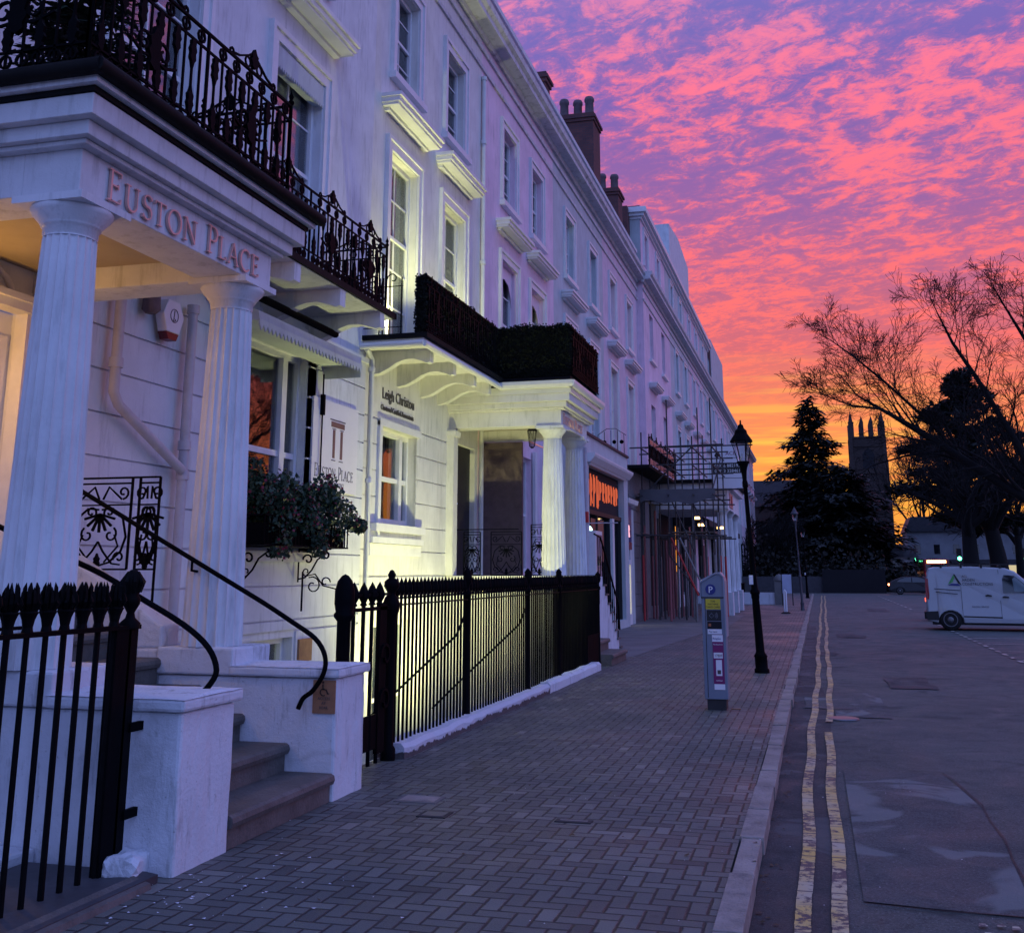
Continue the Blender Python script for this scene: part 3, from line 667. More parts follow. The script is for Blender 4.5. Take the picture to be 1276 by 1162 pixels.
def scroll_panel(m,o,d,w,h,frame=True):
    q=Pl(m,o,d)
    if frame:
        for a in(0,w): q.line([(a,-.2 if a==0 else -.0),(a,h)],.013)
        for z in(h,h-.05,.0): q.line([(0,z),(w,z)],.011)
    c=w/2; q.line([(0,h-.24),(w,h-.24)],.009)
    for sg in(-1,1):
        q.line([(c+sg*x,z) for x,z in spiral(w*.36,h-.13,.06,.015,-90,300,12)],.010)
        q.line([(c+sg*.02,h-.19),(c+sg*w*.12,h-.08),(c+sg*w*.24,h-.14),(c+sg*w*.34,h-.19)],.010)
        q.line([(c+sg*x*w*.45,.03+y*(h-.30)) for x,y in ((.06,.98),(.45,1.0),(.85,.82),(1,.5),(.85,.25),(.45,.06),(.05,0))],.011)
        q.line([(c+sg*x*w*.45,.03+y*(h-.30)) for x,y in ((.0,.42),(.2,.25),(.55,.04),(.85,.02))],.010)
        q.line([(c+sg*x,z) for x,z in spiral(w*.19,.30,.07,.015,60,-280,12)],.010)
        q.line([(c+sg*x,z) for x,z in spiral(w*.15,h*.62,.055,.012,200,-160,12)],.010)
        q.line([(c+sg*x,z) for x,z in spiral(w*.36,.10,.06,.012,200,-160,12)],.010)
        q.line([(c+sg*(w*.26),.30),(c+sg*w*.33,.2),(c+sg*w*.12,.06)],.009)
    for k in range(-3,4):
        an=R(-90+k*25); q.line([(c,h*.60),(c+math.cos(an)*.09,h*.60+math.sin(an)*.09),(c+math.cos(an)*.16,h*.60+math.sin(an)*.16)],.014)
    q.leaf(c,.0,.06,.14)
def column(h,x,y,z0,z1,r0=.25,r1=.18,mat='stucco',engaged=False):
    m=MB(); n=120
    prof=[]; L=z1-.26-z0
    for i in range(13):
        u=i/12; prof.append((r0+(r1-r0)*(u**1.15),u*L))
    md=lambda j: 1-.085*abs(math.sin(math.pi*(j%6)/6))**.6
    m.lathe(prof,(x,y,z0),n,md,smooth=False,caps=False)
    m.lathe([(r1,L),(r1-.008,L+.012),(r1+.004,L+.02),(r1+.006,L+.075),(r1+.02,L+.08),(r1+.022,L+.09),(r1+.03,L+.10),(r1+.04,L+.115),(r1+.085,L+.165),(r1+.10,L+.195),(r1+.095,L+.205)],(x,y,z0),40)
    a=r1+.10; m.box(x-a,x+a,y-a,y+a,z0+L+.205,z1-.002)
    o=m.build('column',M[mat],h); return o
def bracket(m,X,y,zt,L=1.15,w=.16,hh=.42):
    pts=[(X,zt),(X+L,zt),(X+L,zt-.22),(X+L-.06,zt-.235),(X+L*.86,zt-.20),(X+L*.72,zt-.155),(X+L*.58,zt-.16),(X+L*.44,zt-.21),(X+L*.3,zt-.30),(X+L*.16,zt-.37),(X,zt-.40)]
    m.prism(pts[::-1],y-w/2,y+w/2,'y')
def cushion(m,x,y): pass
def portico(h,y1,y2,zb,zc,X,white_gutter,letters):
    """two fluted columns carrying an entablature; y1,y2 column centres"""
    xc=-4.93; A=y1-.25; B=y2+.25; f=xc+.23
    column(h,xc,y1,zb,zc); column(h,xc,y2,zb,zc)
    m=MB()
    m.box(f-.46,f,A,B,zc,zc+.31)                                     # street beam
    m.box(X-.05,f-.46,A,A+.42,zc+.002,zc+.31); m.box(X-.05,f-.46,B-.42,B,zc+.002,zc+.31)
    for i,(p,z0,z1) in enumerate([(.08,.31,.345),(.14,.347,.45),(.22,.452,.60)]): m.box(X-.05,f+p,A-p,B+p,zc+z0,zc+z1)
    e=m.build('entablature',M['stucco_low'] if not white_gutter else M['stucco_b'],h,bevel=.006)
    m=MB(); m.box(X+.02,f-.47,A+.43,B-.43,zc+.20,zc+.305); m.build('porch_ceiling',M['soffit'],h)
    m=MB(); m.mi=0
    g=f+.32
    if white_gutter:
        m.box(X,f+.26,A-.26,B+.26,zc+.602,zc+.74)
        m.prism([(g-.09,zc+.70),(g,zc+.70),(g+.03,zc+.76),(g+.03,zc+.83),(g-.09,zc+.83)],A-.35,B+.35,'y')
        m.prism([(A-.26,zc+.70),(A-.35,zc+.70),(A-.38,zc+.76),(A-.38,zc+.83),(A-.26,zc+.83)][::-1],-5.85,g,'x')
        m.build('gutter',M['gutter_white'],h)
        m=MB(); m.box(X,f+.25,A-.25,B+.25,zc+.84,zc+.92); m.build('balcony_slab',M['gutter_black'],h)
    else:
        m.box(X,f+.24,A-.24,B+.24,zc+.602,zc+.64); m.build('stained_ledge',M['gutter_black'],h)
        m=MB(); m.box(X,f+.29,A-.29,B+.29,zc+.642,zc+.685); m.build('drip_board',M['stucco_low'],h)
        m=MB(); m.tube([(f+.33,A-.36,zc+.73),(f+.33,B+.33,zc+.73)],.055,10); m.tube([(X,A-.33,zc+.728),(f+.35,A-.33,zc+.728)],.055,10)
        m.box(X,f+.33,A-.33,B+.33,zc+.69,zc+.77)
        m.build('gutter',M['gutter_black'],h)
    return e,f,A,B
def iron_bar(m,x,y,z0,z1,r=.012,head='spear',s=1.0):
    m.lathe([(r,z0),(r,z1-.2*s)],(x,y,0),6,smooth=False)
    if head=='spear': m.lathe([(r,0),(r*1.9,.01),(r*1.2,.03),(r*1.5,.04),(r*2.6,.08),(r*2.5,.12),(r*1.4,.17),(.001,.215)],(x,y,z1-.2*s),6,smooth=False)
    else:
        m.lathe([(r,0),(.036,.012),(.03,.03),(.026,.05),(.034,.09),(.044,.115),(.05,.125),(.042,.135)],(x,y,z1-.28),8,smooth=False)
        for k in range(14):
            a=k*.449+.2*(k%3); q=k%2; rr=.044 if q else .030; tz=z1-.045-.02*(k%3) if q else z1-.012*(k%4)
            m.tube([(x+rr*.6*math.cos(a),y+rr*.6*math.sin(a),z1-.155),(x+rr*1.25*math.cos(a),y+rr*1.25*math.sin(a),z1-.105),(x+rr*1.15*math.cos(a),y+rr*1.15*math.sin(a),tz-.03),(x+rr*.95*math.cos(a),y+rr*.95*math.sin(a),tz)],[.013,.014,.011,.001],4,False,False)
        m.tube([(x,y,z1-.15),(x,y,z1-.07),(x,y,z1)],[.024,.02,.002],5,False,False)
# ================================================================ HOUSES
FX=-7.0
# ---- A : end house with the lettered portico
hA=thing('terrace_house','white stuccoed house nearest the camera, with the portico lettered EUSTON PLACE','house',(FX,10,0),group='stuccoed terrace houses')
XA=-6.92
wa=(1.5,3.55,5.42)
gf=(12.0,14.1,2.0,4.72)
holesA=[hole(13.36,10.62,*W2),hole(9.9,10.62,*W2),hole(6.4,10.62,*W2),hole(13.36,wa[2],wa[0],wa[1]),hole(9.9,wa[2],wa[0],wa[1]),hole(6.4,wa[2],wa[0],wa[1])]
m=MB(); wall_mesh(m,XA,2,16.1,5.1,14.5,holesA); m.quad((XA,16.1,5.1),(XA,16.1,14.5),(XA-.5,16.1,14.5),(XA-.5,16.1,5.1)); m.build('upper_wall',M['stucco'],hA)
for y in(13.36,9.9,6.4):
    win(hA,XA,y,10.62,*W2,'sash'); win(hA,XA,y,wa[2],wa[0],wa[1],'french',sill=False,hood=True,cur='net')
m=MB(); m.box(XA-.15,XA+.02,12.60,14.12,8.66,8.95)
for i in range(22): y=12.62+i*.068; m.prism([(y,8.66),(y+.068,8.66),(y+.034,8.60)][::-1],XA+.005,XA+.022,'x')
m.build('blind_pelmet',M['stucco_d'],hA)
door=(6.55,8.15,1.65,4.2)
gh=[gf,(12.5,13.95,-1.2,.86),(door[0],door[1],door[2],door[3]+.0)]
m=MB(); wall_mesh(m,XA-.03,2,16.1,-2.3,5.1,gh,reveal=.24); bands(m,XA-.03,2,16.1,.95,5.04,[(g[0],g[1],g[2],g[3]) for g in gh],start=1.09)
m.box(XA-.03,XA+.0,2,12.45,-2.3,.93); m.box(XA-.03,XA+.0,14.0,16.1,-2.3,.93); m.box(XA-.03,XA+.05,8.7,16.12,5.02,5.10); m.quad((XA,16.1,-2.3),(XA,16.1,5.1),(XA-.5,16.1,5.1),(XA-.5,16.1,-2.3))
m.build('ground_floor_wall',M['stucco'],hA)
win(hA,XA-.03,13.05,2.0,2.1,2.72,'tripart',arch=False,glassm='glass'); win(hA,XA-.03,13.225,-1.2,1.45,2.06,'plain',arch=False,sill=False,cur='lit')
m=MB(); m.box(XA-.03,XA+.0,11.78,12.0,1.85,4.9); m.box(XA-.03,XA+.0,14.1,14.3,1.85,4.9); m.build('window_surround',M['trim'],hA)
# scalloped awning box over the window
m=MB(); m.prism([(XA,4.98),(-6.34,4.80),(-6.32,4.68),(XA,4.68)],11.45,14.55,'y')
for i in range(30):
    y=11.45+i*3.1/30; m.prism([(y,4.69),(y+3.1/30,4.69),(y+3.1/30,4.64),(y+1.55/30,4.56),(y,4.64)][::-1],-6.335,-6.315,'x')
m.box(XA,-6.33,14.535,14.55,4.5,4.8)
m.build('scalloped_awning',M['stucco_d'],hA)
m=MB(); m.tube([(-6.5,11.6,5.04),(-6.5,14.0,5.04)],.05,8); m.bar((XA+.06,14.42,4.55),(XA+.06,14.42,3.0),.012); m.box(XA+.03,XA+.09,14.39,14.45,3.95,4.25); m.build('awning_roller',M['iron'],hA)
# doorway and fanlight under the portico
m=MB(); yc=7.35
for s in(-1,1): m.box(XA-.06,XA+.07,yc+s*.92-.13,yc+s*.92+.13,1.65,4.02)
m.box(XA-.06,XA+.12,yc-1.1,yc+1.1,4.02,4.10); m.box(XA-.06,XA+.16,yc-1.13,yc+1.13,4.10,4.16)
m.box(XA-.2,XA-.1,yc-.8,yc-.42,1.65,4.02); m.box(XA-.2,XA-.1,yc+.42,yc+.8,1.65,4.02)
for s in(-1,1): m.box(XA-.11,XA-.07,yc+s*.61-.12,yc+s*.61+.12,2.3,3.8)
m.build('door_surround',M['trim'],hA)
m=MB(); m.box(XA-.22,XA-.17,yc-.42,yc+.42,1.65,3.85)
for a,b in((1.8,2.5),(2.6,3.7)):
    for s in(-1,1): m.box(XA-.172,XA-.15,yc+s*.2-.13,yc+s*.2+.13,a,b)
m.build('front_door',M['car_dark'],hA)
m=MB(); 
for rr_ in(.62,.34): m.tube([(XA+.02,yc+rr_*math.cos(R(a)),4.16+rr_*.45*math.sin(R(a))) for a in range(0,181,15)],.03,6)
m.build('fanlight_arch',M['trim'],hA)
# portico
ent,f,A,B=portico(hA,6.20,8.42,1.12,4.24,XA+.0,False,True)
w0=0
_,Ln=serif('lettering','EUSTON PLACE',1,.2,M['text_copper'],hA,(0,0,-50),(0,1,0)); 
bpy.data.objects.remove(_)
H0=.235; o_,L_=serif('lettering','EUSTON PLACE',H0,.2,M['text_copper'],hA,(f+.006,6.22,4.285),(0,1,0),ext=.022,sx=1.0)
sxx=2.22/L_; bpy.data.objects.remove(o_)
serif('lettering','EUSTON PLACE',H0,.2,M['text_copper'],hA,(f+.006,6.22,4.275),(0,1,0),ext=.022,sx=sxx)
# base walls, steps
TX=bpy.data.textures.new('wear','CLOUDS'); TX.noise_scale=.16; TX.noise_depth=3
def worn(o,st=.014,lv=4):
    s_=o.modifiers.new('s','SUBSURF'); s_.subdivision_type='SIMPLE'; s_.levels=lv; s_.render_levels=lv
    d_=o.modifiers.new('d','DISPLACE'); d_.texture=TX; d_.strength=st*1.6; d_.mid_level=.5; d_.texture_coords='GLOBAL'; return o
def stairwall(h,y0,y1,mat):
    m=MB(); m.box(-5.3,-3.70,y0,y1,-2.3,.90); m.box(XA,-5.3,y0,y1,-2.3,1.10)
    m.prism([(-6.45,1.10),(-5.3,1.10),(-5.3,1.28),(-6.3,1.86),(-6.45,1.86)],y0+.03,y1-.28,'y'); worn(m.build('stair_flank_wall',M[mat],h,bevel=.022))
    m=MB(); m.box(-4.63,-3.665,y0-.04,y1+.04,.905,.98); 
    m.add([(-4.63,y0-.04,.98),(-3.665,y0-.04,.98),(-3.665,y1+.04,.98),(-4.63,y1+.04,.98),(-4.63,(y0+y1)/2,1.0),(-3.70,(y0+y1)/2,1.0)],[(0,1,5,4),(3,4,5,2),(1,2,5)],False)
    worn(m.build('coping',M[mat],h,bevel=.02),.010)
    m=MB(); m.box(-5.3,-4.60,y0-.03,y1+.03,.905,1.118); worn(m.build('column_plinth',M[mat],h,bevel=.018),.008)
stairwall(hA,6.03,6.66,'pier'); stairwall(hA,8.22,8.80,'pier')
def steps(h,y0,y1,n=8,noses=(-3.69,-4.08,-4.48,-4.87,-5.26,-5.65,-6.05,-6.44),top=1.65,x1=XA):
    z=0
    for i in range(n):
        z1=top*(i+1)/n; m=MB(); e=noses[i]; pts=[(x1,z-.02),(e-.03,z-.02),(e-.03,z1-.085),(e,z1-.075),(e+.012,z1-.045),(e+.005,z1-.015),(e-.02,z1),(x1,z1)]
        m.prism(pts,y0,y1,'y'); m.build('step',M['step'],h); z=z1+.0
        if i<n-1: x1=min(x1,noses[i+1]-.25)
        x1=XA
steps(hA,6.67,8.21)
m=MB(); m.box(XA,-6.44,6.04,6.6,1.1,1.64); m.box(XA,-6.44,8.26,8.8,1.1,1.64); m.build('landing',M['slab'],hA)
# porch side panel
m=MB(); scroll_panel(m,(-6.48,8.5,1.62+.12),(1,0,0),.62,.80); q=Pl(m,(-6.9,8.5,1.62),(1,0,0))
q.line([(.0,.92),(1.28,.92)],.012); q.line([(.28,0),(.28,.92)],.026,6); q.line([(.0,0),(.05,.92)],.014)
scroll_panel(m,(-5.78,8.5,1.74),(1,0,0),.20,.80)
q=Pl(m,(-5.78,8.5,1.0),(1,0,0)); q.line([(0,0),(0,1.5)],.012); q.line([(.2,0),(.2,1.5)],.012)
m.build('porch_railing',M['iron'],hA)
# downpipes
m=MB(); m.tube([(-6.8,9.42,4.75),(-6.8,9.42,3.5),(-6.79,9.5,3.38),(-6.77,10.70,2.82)],.055,10); m.tube([(-6.8,10.77,4.7),(-6.8,10.77,-1)],.055,10)
for z in(4.62,3.75,3.05,2.72): m.lathe([(.072,0),(.072,.1)],(-6.8,10.77 if z in(4.62,3.05,2.72) else 9.42,z),10)
m.build('downpipe',M['pipe'],hA)
# balcony of A beyond the portico
m=MB(); m.box(XA,-5.78,8.95,14.35,5.30,5.37); m.build('balcony_slab',M['stucco_low'],hA)
m=MB(); m.box(-5.82,-5.74,8.95,14.40,5.31,5.395); m.box(XA,-5.74,14.352,14.42,5.31,5.395); m.build('slab_edge',M['gutter_black'],hA)
for y in(9.6,11.3,12.6,13.95):
    m=MB(); bracket(m,XA,y,5.298); m.build('bracket',M['stucco_low'],hA)
m=MB(); ornate(m,(-5.85,9.2,5.39),(-5.85,14.25,5.39),.98,1.22); ornate(m,(-5.85,14.25,5.39),(XA,14.25,5.39),.98,1.0,crest=True); m.build('balcony_railing',M['iron'],hA)
m=MB(); ornate(m,(-4.55,5.72,5.02),(-4.55,8.62,5.02),.98,1.3,sp=.105); ornate(m,(-4.55,5.72,5.02),(XA,5.72,5.02),.98,1.2); ornate(m,(-4.55,8.62,5.02),(-5.85,8.62,5.02),.98,1.2); m.build('portico_railing',M['iron'],hA)
main_cornice(hA,XA,2,16.1)
# ---- B
hB=thing('terrace_house','floodlit cream house with the hedged balcony and black area railings before it','house',(FX,19,0),group='stuccoed terrace houses')
upper(hB,FX,16.1,22.6,(17.78,20.68),'stucco_b',zlow=5.0)
main_cornice(hB,FX,16.1,22.6)
gw=(16.95,18.75,2.5,4.12); dw=(21.2,22.4,1.65,4.3)
hb=[gw,(17.0,18.7,-1.6,.9),dw]
m=MB(); wall_mesh(m,FX-.03,16.1,22.6,-2.3,5.0,hb,reveal=.24); bands(m,FX-.03,16.1,20.45,1.65,4.22,hb[:1],start=2.07,step=.43)
m.box(FX-.03,FX,16.1,20.45,4.24,5.0); m.box(FX-.03,FX,16.1,16.9,-2.3,1.63); m.box(FX-.03,FX,18.75,20.45,-2.3,1.63); m.box(FX-.03,FX,16.9,18.75,.92,1.63); m.box(FX-.03,FX,20.45,21.15,1.65,5.0)
m.build('ground_floor_wall',M['stucco_b'],hB)
win(hB,FX-.03,17.85,2.52,1.8,1.60,'tripart',arch=False,glassm='glass',cur='side'); 
m=MB(); m.box(FX-.2,FX+.07,16.62,19.02,2.18,2.28); m.box(FX-.16,FX-.02,16.95,18.75,2.28,2.50); m.box(FX-.02,FX+.05,16.85,16.97,2.28,4.2);m.box(FX-.02,FX+.052,16.85,18.85,4.12,4.24); m.box(FX-.03,FX+.02,16.62,19.02,1.98,2.17); m.build('window_surround',M['trim'],hB)
win(hB,FX-.03,17.85,-1.6,1.7,2.5,'plain',arch=False,sill=False,cur='side')
m=MB(); m.box(FX-.2,FX-.14,21.2,22.4,1.65,4.3); m.build('front_door',M['m_dark'],hB)
m=MB(); m.box(FX,FX+.14,20.46,20.72,1.65,4.5); m.prism([(FX,4.35),(FX+.18,4.35),(FX+.2,4.45),(FX,4.45)],20.43,20.75,'y'); m.build('pilaster',M['stucco_b'],hB)
ent2,f2,A2,B2=portico(hB,20.85,22.85,1.65,4.52,FX,True,True)
serif('lettering','EUSTON PLACE',.20,.2,M['text_copper'],hB,(f2+.006,20.75,4.575),(0,1,0),ext=.016,sx=sxx*.95)
m=MB(); m.box(FX,-4.5,20.5,20.55+.45,-2.3,1.64); m.box(FX,-4.5,22.5,23.0,-2.3,1.64); m.box(FX,-5.6,21.0,22.5,-2.3,1.64); m.box(-4.5,-4.2,20.55,20.72,-2.3,.5); m.build('porch_base',M['stucco_b'],hB)
m=MB(); m.box(FX,-6.12,22.95,23.06,1.65,4.5); m.build('porch_side_wall',M['pot'],hB)  # dark clay tone paints in the porch shade on this wall
steps(hB,20.85,22.45,noses=(-3.80,-4.15,-4.45,-4.7,-4.95,-5.2,-5.45,-5.7),x1=-6)
m=MB(); scroll_panel(m,(-6.72,20.75,1.66),(1,0,0),.34,.82); scroll_panel(m,(-6.16,20.75,1.66),(1,0,0),.62,.82); q=Pl(m,(FX,20.75,1.66),(1,0,0)); q.line([(.0,.87),(1.4,.87)],.013)
scroll_panel(m,(-5.35,20.75,1.66),(1,0,0),.32,.95)
m.build('porch_railing',M['iron'],hB)
# balcony of B
m=MB(); m.box(FX,-5.88,15.95,20.3,5.30,5.37); m.build('balcony_slab',M['stucco_b'],hB)
m=MB(); m.tube([(-5.84,15.85,5.26),(-5.84,20.26,5.26)],.055,10); m.tube([(-6.95,15.85,5.26),(-5.84,15.85,5.26)],.055,10); m.tube([(-6.86,15.98,5.24),(-6.86,16.2,5.1),(-6.86,16.2,-2)],.045,10)
for z in(4.9,3.1,1.4): m.lathe([(.06,0),(.06,.07)],(-6.86,16.2,z),10)
m.build('gutter',M['gutter_white'],hB)
m=MB(); m.box(FX,-5.80,15.9,20.4,5.375,5.45); m.build('slab_edge',M['gutter_black'],hB)
for y in(16.55,17.75,18.95,19.9):
    m=MB(); bracket(m,FX,y,5.298,1.05); m.build('bracket',M['stucco_b'],hB)
m=MB(); q=Pl(m,(-6.95,15.95,5.45),(1,0,0)); 
for a in(0,.3,.36,.68): q.line([(a,0),(a,.95)],.013)
for sg,a in((1,.15),(1,.52)): q.line([(a+x,z) for x,z in spiral(0,.93,.10,.03,180,-120,12)],.011)
for z in(.12,.8): q.line([(0,z),(.7,z)],.009)
ornate(m,(-5.85,15.95,5.45),(-5.85,20.35,5.45),.95,1.1,crest=False,post=False); ornate(m,(-4.42,20.35,5.45),(-4.42,23.1,5.45),.95,1.1,crest=False,post=False)
m.build('balcony_railing',M['iron'],hB)
m=MB(); m.tube([(FX+.06,22.6,13.1),(FX+.06,22.6,-1)],.05,8)
for z in(13.0,11.4,8.5,6.2): m.lathe([(.07,0),(.07,.09)],(FX+.06,22.6,z),8)
m.build('downpipe',M['gutter_white'],hB)
# sign lettering on B's wall
text('lettering','Leigh Christou',.20,M['text_dark'],hB,(FX+.005,17.0,4.60),(0,1,0),ext=.012,sx=.93)
text('lettering','Chartered Certified Accountants',.10,M['text_dark'],hB,(FX+.005,16.95,4.40),(0,1,0),ext=.012,sx=.84)
# ---- C
hC=thing('terrace_house','pink tinted house behind the far end of the hedged balcony, upper windows with shaped pelmets','house',(FX,26,0),group='stuccoed terrace houses')
upper(hC,FX,22.6,29.85,(25.0,27.85),'stucco_c'); main_cornice(hC,FX,22.6,29.85,mat='stucco_c')
m=MB(); wall_mesh(m,FX-.03,22.6,29.0,-2.3,5.0,[(25.6,27.3,1.7,4.55)]); m.box(FX-.03,FX-.005,22.6,25.55,1.5,5.0); m.build('ground_floor_wall',M['stucco_c'],hC)
win(hC,FX-.03,26.45,1.7,1.7,2.85,'plain',arch=False,sill=False); m=MB(); m.box(FX,FX+.08,25.42,25.62,1.6,4.75); m.box(FX,FX+.08,27.3,27.5,1.6,4.75); m.build('window_surround',M['trim'],hC)
for y in(25.0,27.85):
    m=MB(); m.prism([(y-.68,9.1),(y+.68,9.1),(y+.68,8.2),(y+.55,8.5),(y+.35,8.72),(y,8.8),(y-.35,8.72),(y-.55,8.5),(y-.68,8.2)][::-1],FX-.13,FX-.11,'x'); m.build('shaped_pelmet',M['stucco_c'],hC)
m=MB(); m.box(-5.85,-4.5,22.98,23.6,-.0,1.62)
for i in range(8): m.box(-5.85,-4.5,23.6+i*.27,23.6+(i+1)*.27,0,1.62-.2*(i+1))
m.build('side_steps',M['pier'],hC)
m=MB(); 
for i in range(8): m.box(-5.9,-4.46,23.6+i*.27-.02,23.6+(i+1)*.27,1.62-.2*(i+1),1.625-.2*(i+1)+.03)
m.build('tread',M['step'],hC)
m=MB(); q=Pl(m,(-4.55,22.9,0),(0,1,0)); q.line([(.1,2.5),(.8,2.45),(2.9,.95),(3.0,.4)],.02,6)
for i in range(11): a=.5+i*.23; zz=2.45-max(0,a-.8)*.714; q.line([(a,zz-1.0),(a,zz)],.011); q.leaf(a,zz-.6,.05,.2)
m.build('step_railing',M['iron'],hC)
# ---- D
hD=thing('terrace_house','bluish grey house above the lit restaurant front, third of the flat row past the hedge','house',(FX,33,0),group='stuccoed terrace houses')
upper(hD,FX,29.85,37.7,(32.05,35.8),'stucco_d',zlow=5.4); main_cornice(hD,FX,29.85,37.7,mat='stucco_d')
hE=thing('terrace_house','lilac house with pale lit curtains upstairs, just before the row steps forward','house',(FX,41.5,0),group='stuccoed terrace houses')
upper(hE,FX,37.7,45.75,(39.6,43.4),'stucco_e',cur={('t',0),('t',1),('f',0),('f',1)},zlow=5.0); main_cornice(hE,FX,37.7,45.75,mat='stucco_e')
m=MB(); wall_mesh(m,-6.3,37.9,45.75,-.1,5.2,[(40.6,42.0,.2,4.6),(43.0,45,.4,4.4)]); m.quad((-6.3,37.9,0),(-6.3,37.9,5.2),(-7,37.9,5.2),(-7,37.9,0)); m.box(FX,-6.28,37.9,45.75,5.2,5.3); bands(m,-6.3,38.0,40.55,.1,4.4,[],step=.42); m.build('ground_floor_wall',paint('shade_grey_stone',(.17,.17,.18),.8,2,.2,.4,(.07,.07,.07),.4,30),hE)  # dark grey wall colour stands in for the shade under the balcony
m=MB(); m.box(-6.6,-6.5,40.6,42.0,.2,4.6); m.box(-6.6,-6.5,43,45,.4,4.4); m.build('shop_window',M['dark'],hE)
m=MB(); m.box(-6.45,-6.42,40.62,40.80,2.3,4.5); m.build('lit_panel',M['warmwin'],hE)
m=MB(); m.box(-7.5,-7.02,36,45.7,-.1,5.1); m.box(-7.4,-6.75,45.76,54.8,-.1,4.99); m.build('rear_wall',M['dark'],hE); m=MB(); m.box(-7,-5.5,37.9,45.5,5.28,5.38); m.build('balcony_slab',M['gutter_black'],hE)
# shop front one (raised parapet)
sh=thing('restaurant_front','projecting white shopfront with dark glass and glowing orange lettering above the steps','shopfront',(-5.95,32,0))
m=MB(); X=-5.95; wall_mesh(m,X,28.9,35.9,-.1,5.42,[(29.45,35.15,.25,4.62)],reveal=.3); m.quad((X,28.9,-.1),(X,28.9,5.42),(FX,28.9,5.42),(FX,28.9,-.1)); m.quad((X,35.9,-.1),(X,35.9,5.42),(FX,35.9,5.42),(FX,35.9,-.1)); m.quad((X,28.9,5.42),(X,35.9,5.42),(FX,35.9,5.42),(FX,28.9,5.42)); m.build('wall',M['stucco_d'],sh)
m=MB(); m.box(X-.1,X+.06,28.86,35.94,5.40,5.47); m.build('coping',M['brick'],sh)
m=MB(); m.prism([(X,4.66),(X+.10,4.66),(X+.22,4.80),(X+.24,4.86),(X+.24,4.90),(X,4.90)],29.2,35.7,'y'); m.prism([(X,4.60),(X+.04,4.60),(X+.08,4.66),(X,4.66)],29.4,35.2,'y'); m.build('cornice',M['trim'],sh)
m=MB(); m.box(X-.25,X-.19,29.45,35.15,3.35,4.6); m.build('sign_board',M['dark'],sh)
m=MB(); m.box(X-.3,X-.24,29.45,35.15,.25,3.33); m.build('shop_glass',M['carglass'],sh)
m=MB(); 
for y,w in((29.45,.08),(31.2,.1),(33.1,.1),(33.75,.14),(35.05,.1)): m.box(X-.23,X-.12,y,y+w,.25,3.32)
m.box(X-.23,X-.1,29.45,35.15,3.30,3.42); m.build('glazing_frame',M['plastic'],sh)
m=MB(); m.box(X-.22,X-.04,33.2,33.5,.1,3.3); m.build('door_post',M['trim'],sh)
r=random.Random(77)
for k in range(11):
    y=30.05+k*.46; big=1.0 if k in(1,2,3) else .62; m=MB(); q=Pl(m,(X-.17,y,3.50 if k in(1,2,3) else 3.74),(0,1,0)); h_=.95*big
    q.line([(0,h_),(.02,h_*.5),(.0+r.uniform(-.04,.06),.04)],.020,5); q.line([(.02,h_*.95),(.16,h_*r.uniform(.8,1)),(.22,h_*.55),(.12,h_*.45)] if k%3 else [(.02,h_*.1),(.14,.02),(.24,h_*.3),(.22,h_*.9)],.016,5)
    if k%2: q.line([(.03,h_*.5),(.24,r.uniform(.0,.15))],.016,5)
    m.build('glowing_letter',M['neon'],sh)
m=MB(); m.box(X-.18,X-.17,30.5,32.4,2.0,3.2); m.build('lit_poster',paint('poster_red_brown',(.20,.07,.07),.4),sh)
m=MB(); m.lathe([(.02,0),(.09,.05),(.1,.12),(.04,.2)],(X-.12,29.95,2.75),10); m.lathe([(.02,0),(.09,.05),(.1,.12),(.04,.2)],(X-.12,29.95,2.45),10); m.build('led_lamp',M['cyan'],sh)
m=MB(); m.box(X,X+.22,29.15,30.1,1.45,2.8); m.build('menu_case',M['trim'],sh)
m=MB(); m.box(X+.221,X+.232,29.25,30.0,1.55,2.7); m.build('menu_panel',paint('menu_glass_pink',(.45,.28,.33),.15),sh)
m=MB(); m.box(X-.02,X+.10,28.72,28.88,3.0,3.28); m.build('bell_box',M['red'],sh)
m=MB(); m.tube([(X+.05,28.8,5.0),(X+.05,28.8,0)],.045,8); m.tube([(X-.1,28.8,2.98),(X+.9,28.8,2.98)],.015,6); m.build('downpipe',M['pipe'],sh)
s2=thing('blue_shop_front','narrow shopfront with blue fascia and pink lit letters beside the restaurant','shopfront',(-6.1,36.8,0))
m=MB(); X=-6.1; m.box(FX,X-.3,35.92,37.9,-.1,5.0); m.box(X-.3,X,37.3,37.9,-.1,3.8); m.build('wall',M['stucco_d'],s2)
m=MB(); m.box(X-.28,X+.02,35.93,37.3,2.7,3.9); m.build('fascia_board',M['m_blue'],s2); m=MB(); m.box(X-.28,X+.025,35.93,37.3,2.45,2.69); m.build('fascia_stripe',paint('maroon_band',(.20,.03,.05),.5),s2)
m=MB(); m.prism([(X,3.9),(X+.16,3.95),(X+.2,4.1),(X,4.1)],35.93,37.9,'y'); m.build('cornice',M['trim'],s2)
text('lit_lettering','BAR',.42,M['neonpink'],s2,(X+.03,35.98,2.85),(0,1,0),ext=.01,sx=.8)
m=MB(); m.box(X-.1,X,35.95,36.1,0,2.45);m.box(X-.1,X,37.1,37.3,0,2.45);m.box(X-.1,X,36.1,37.1,1.95,2.1);m.box(X-.1,X,36.1,37.1,0,.35); m.box(X-.1,X,36.6,36.68,2.1,2.45); m.build('door_frame',M['trim'],s2)
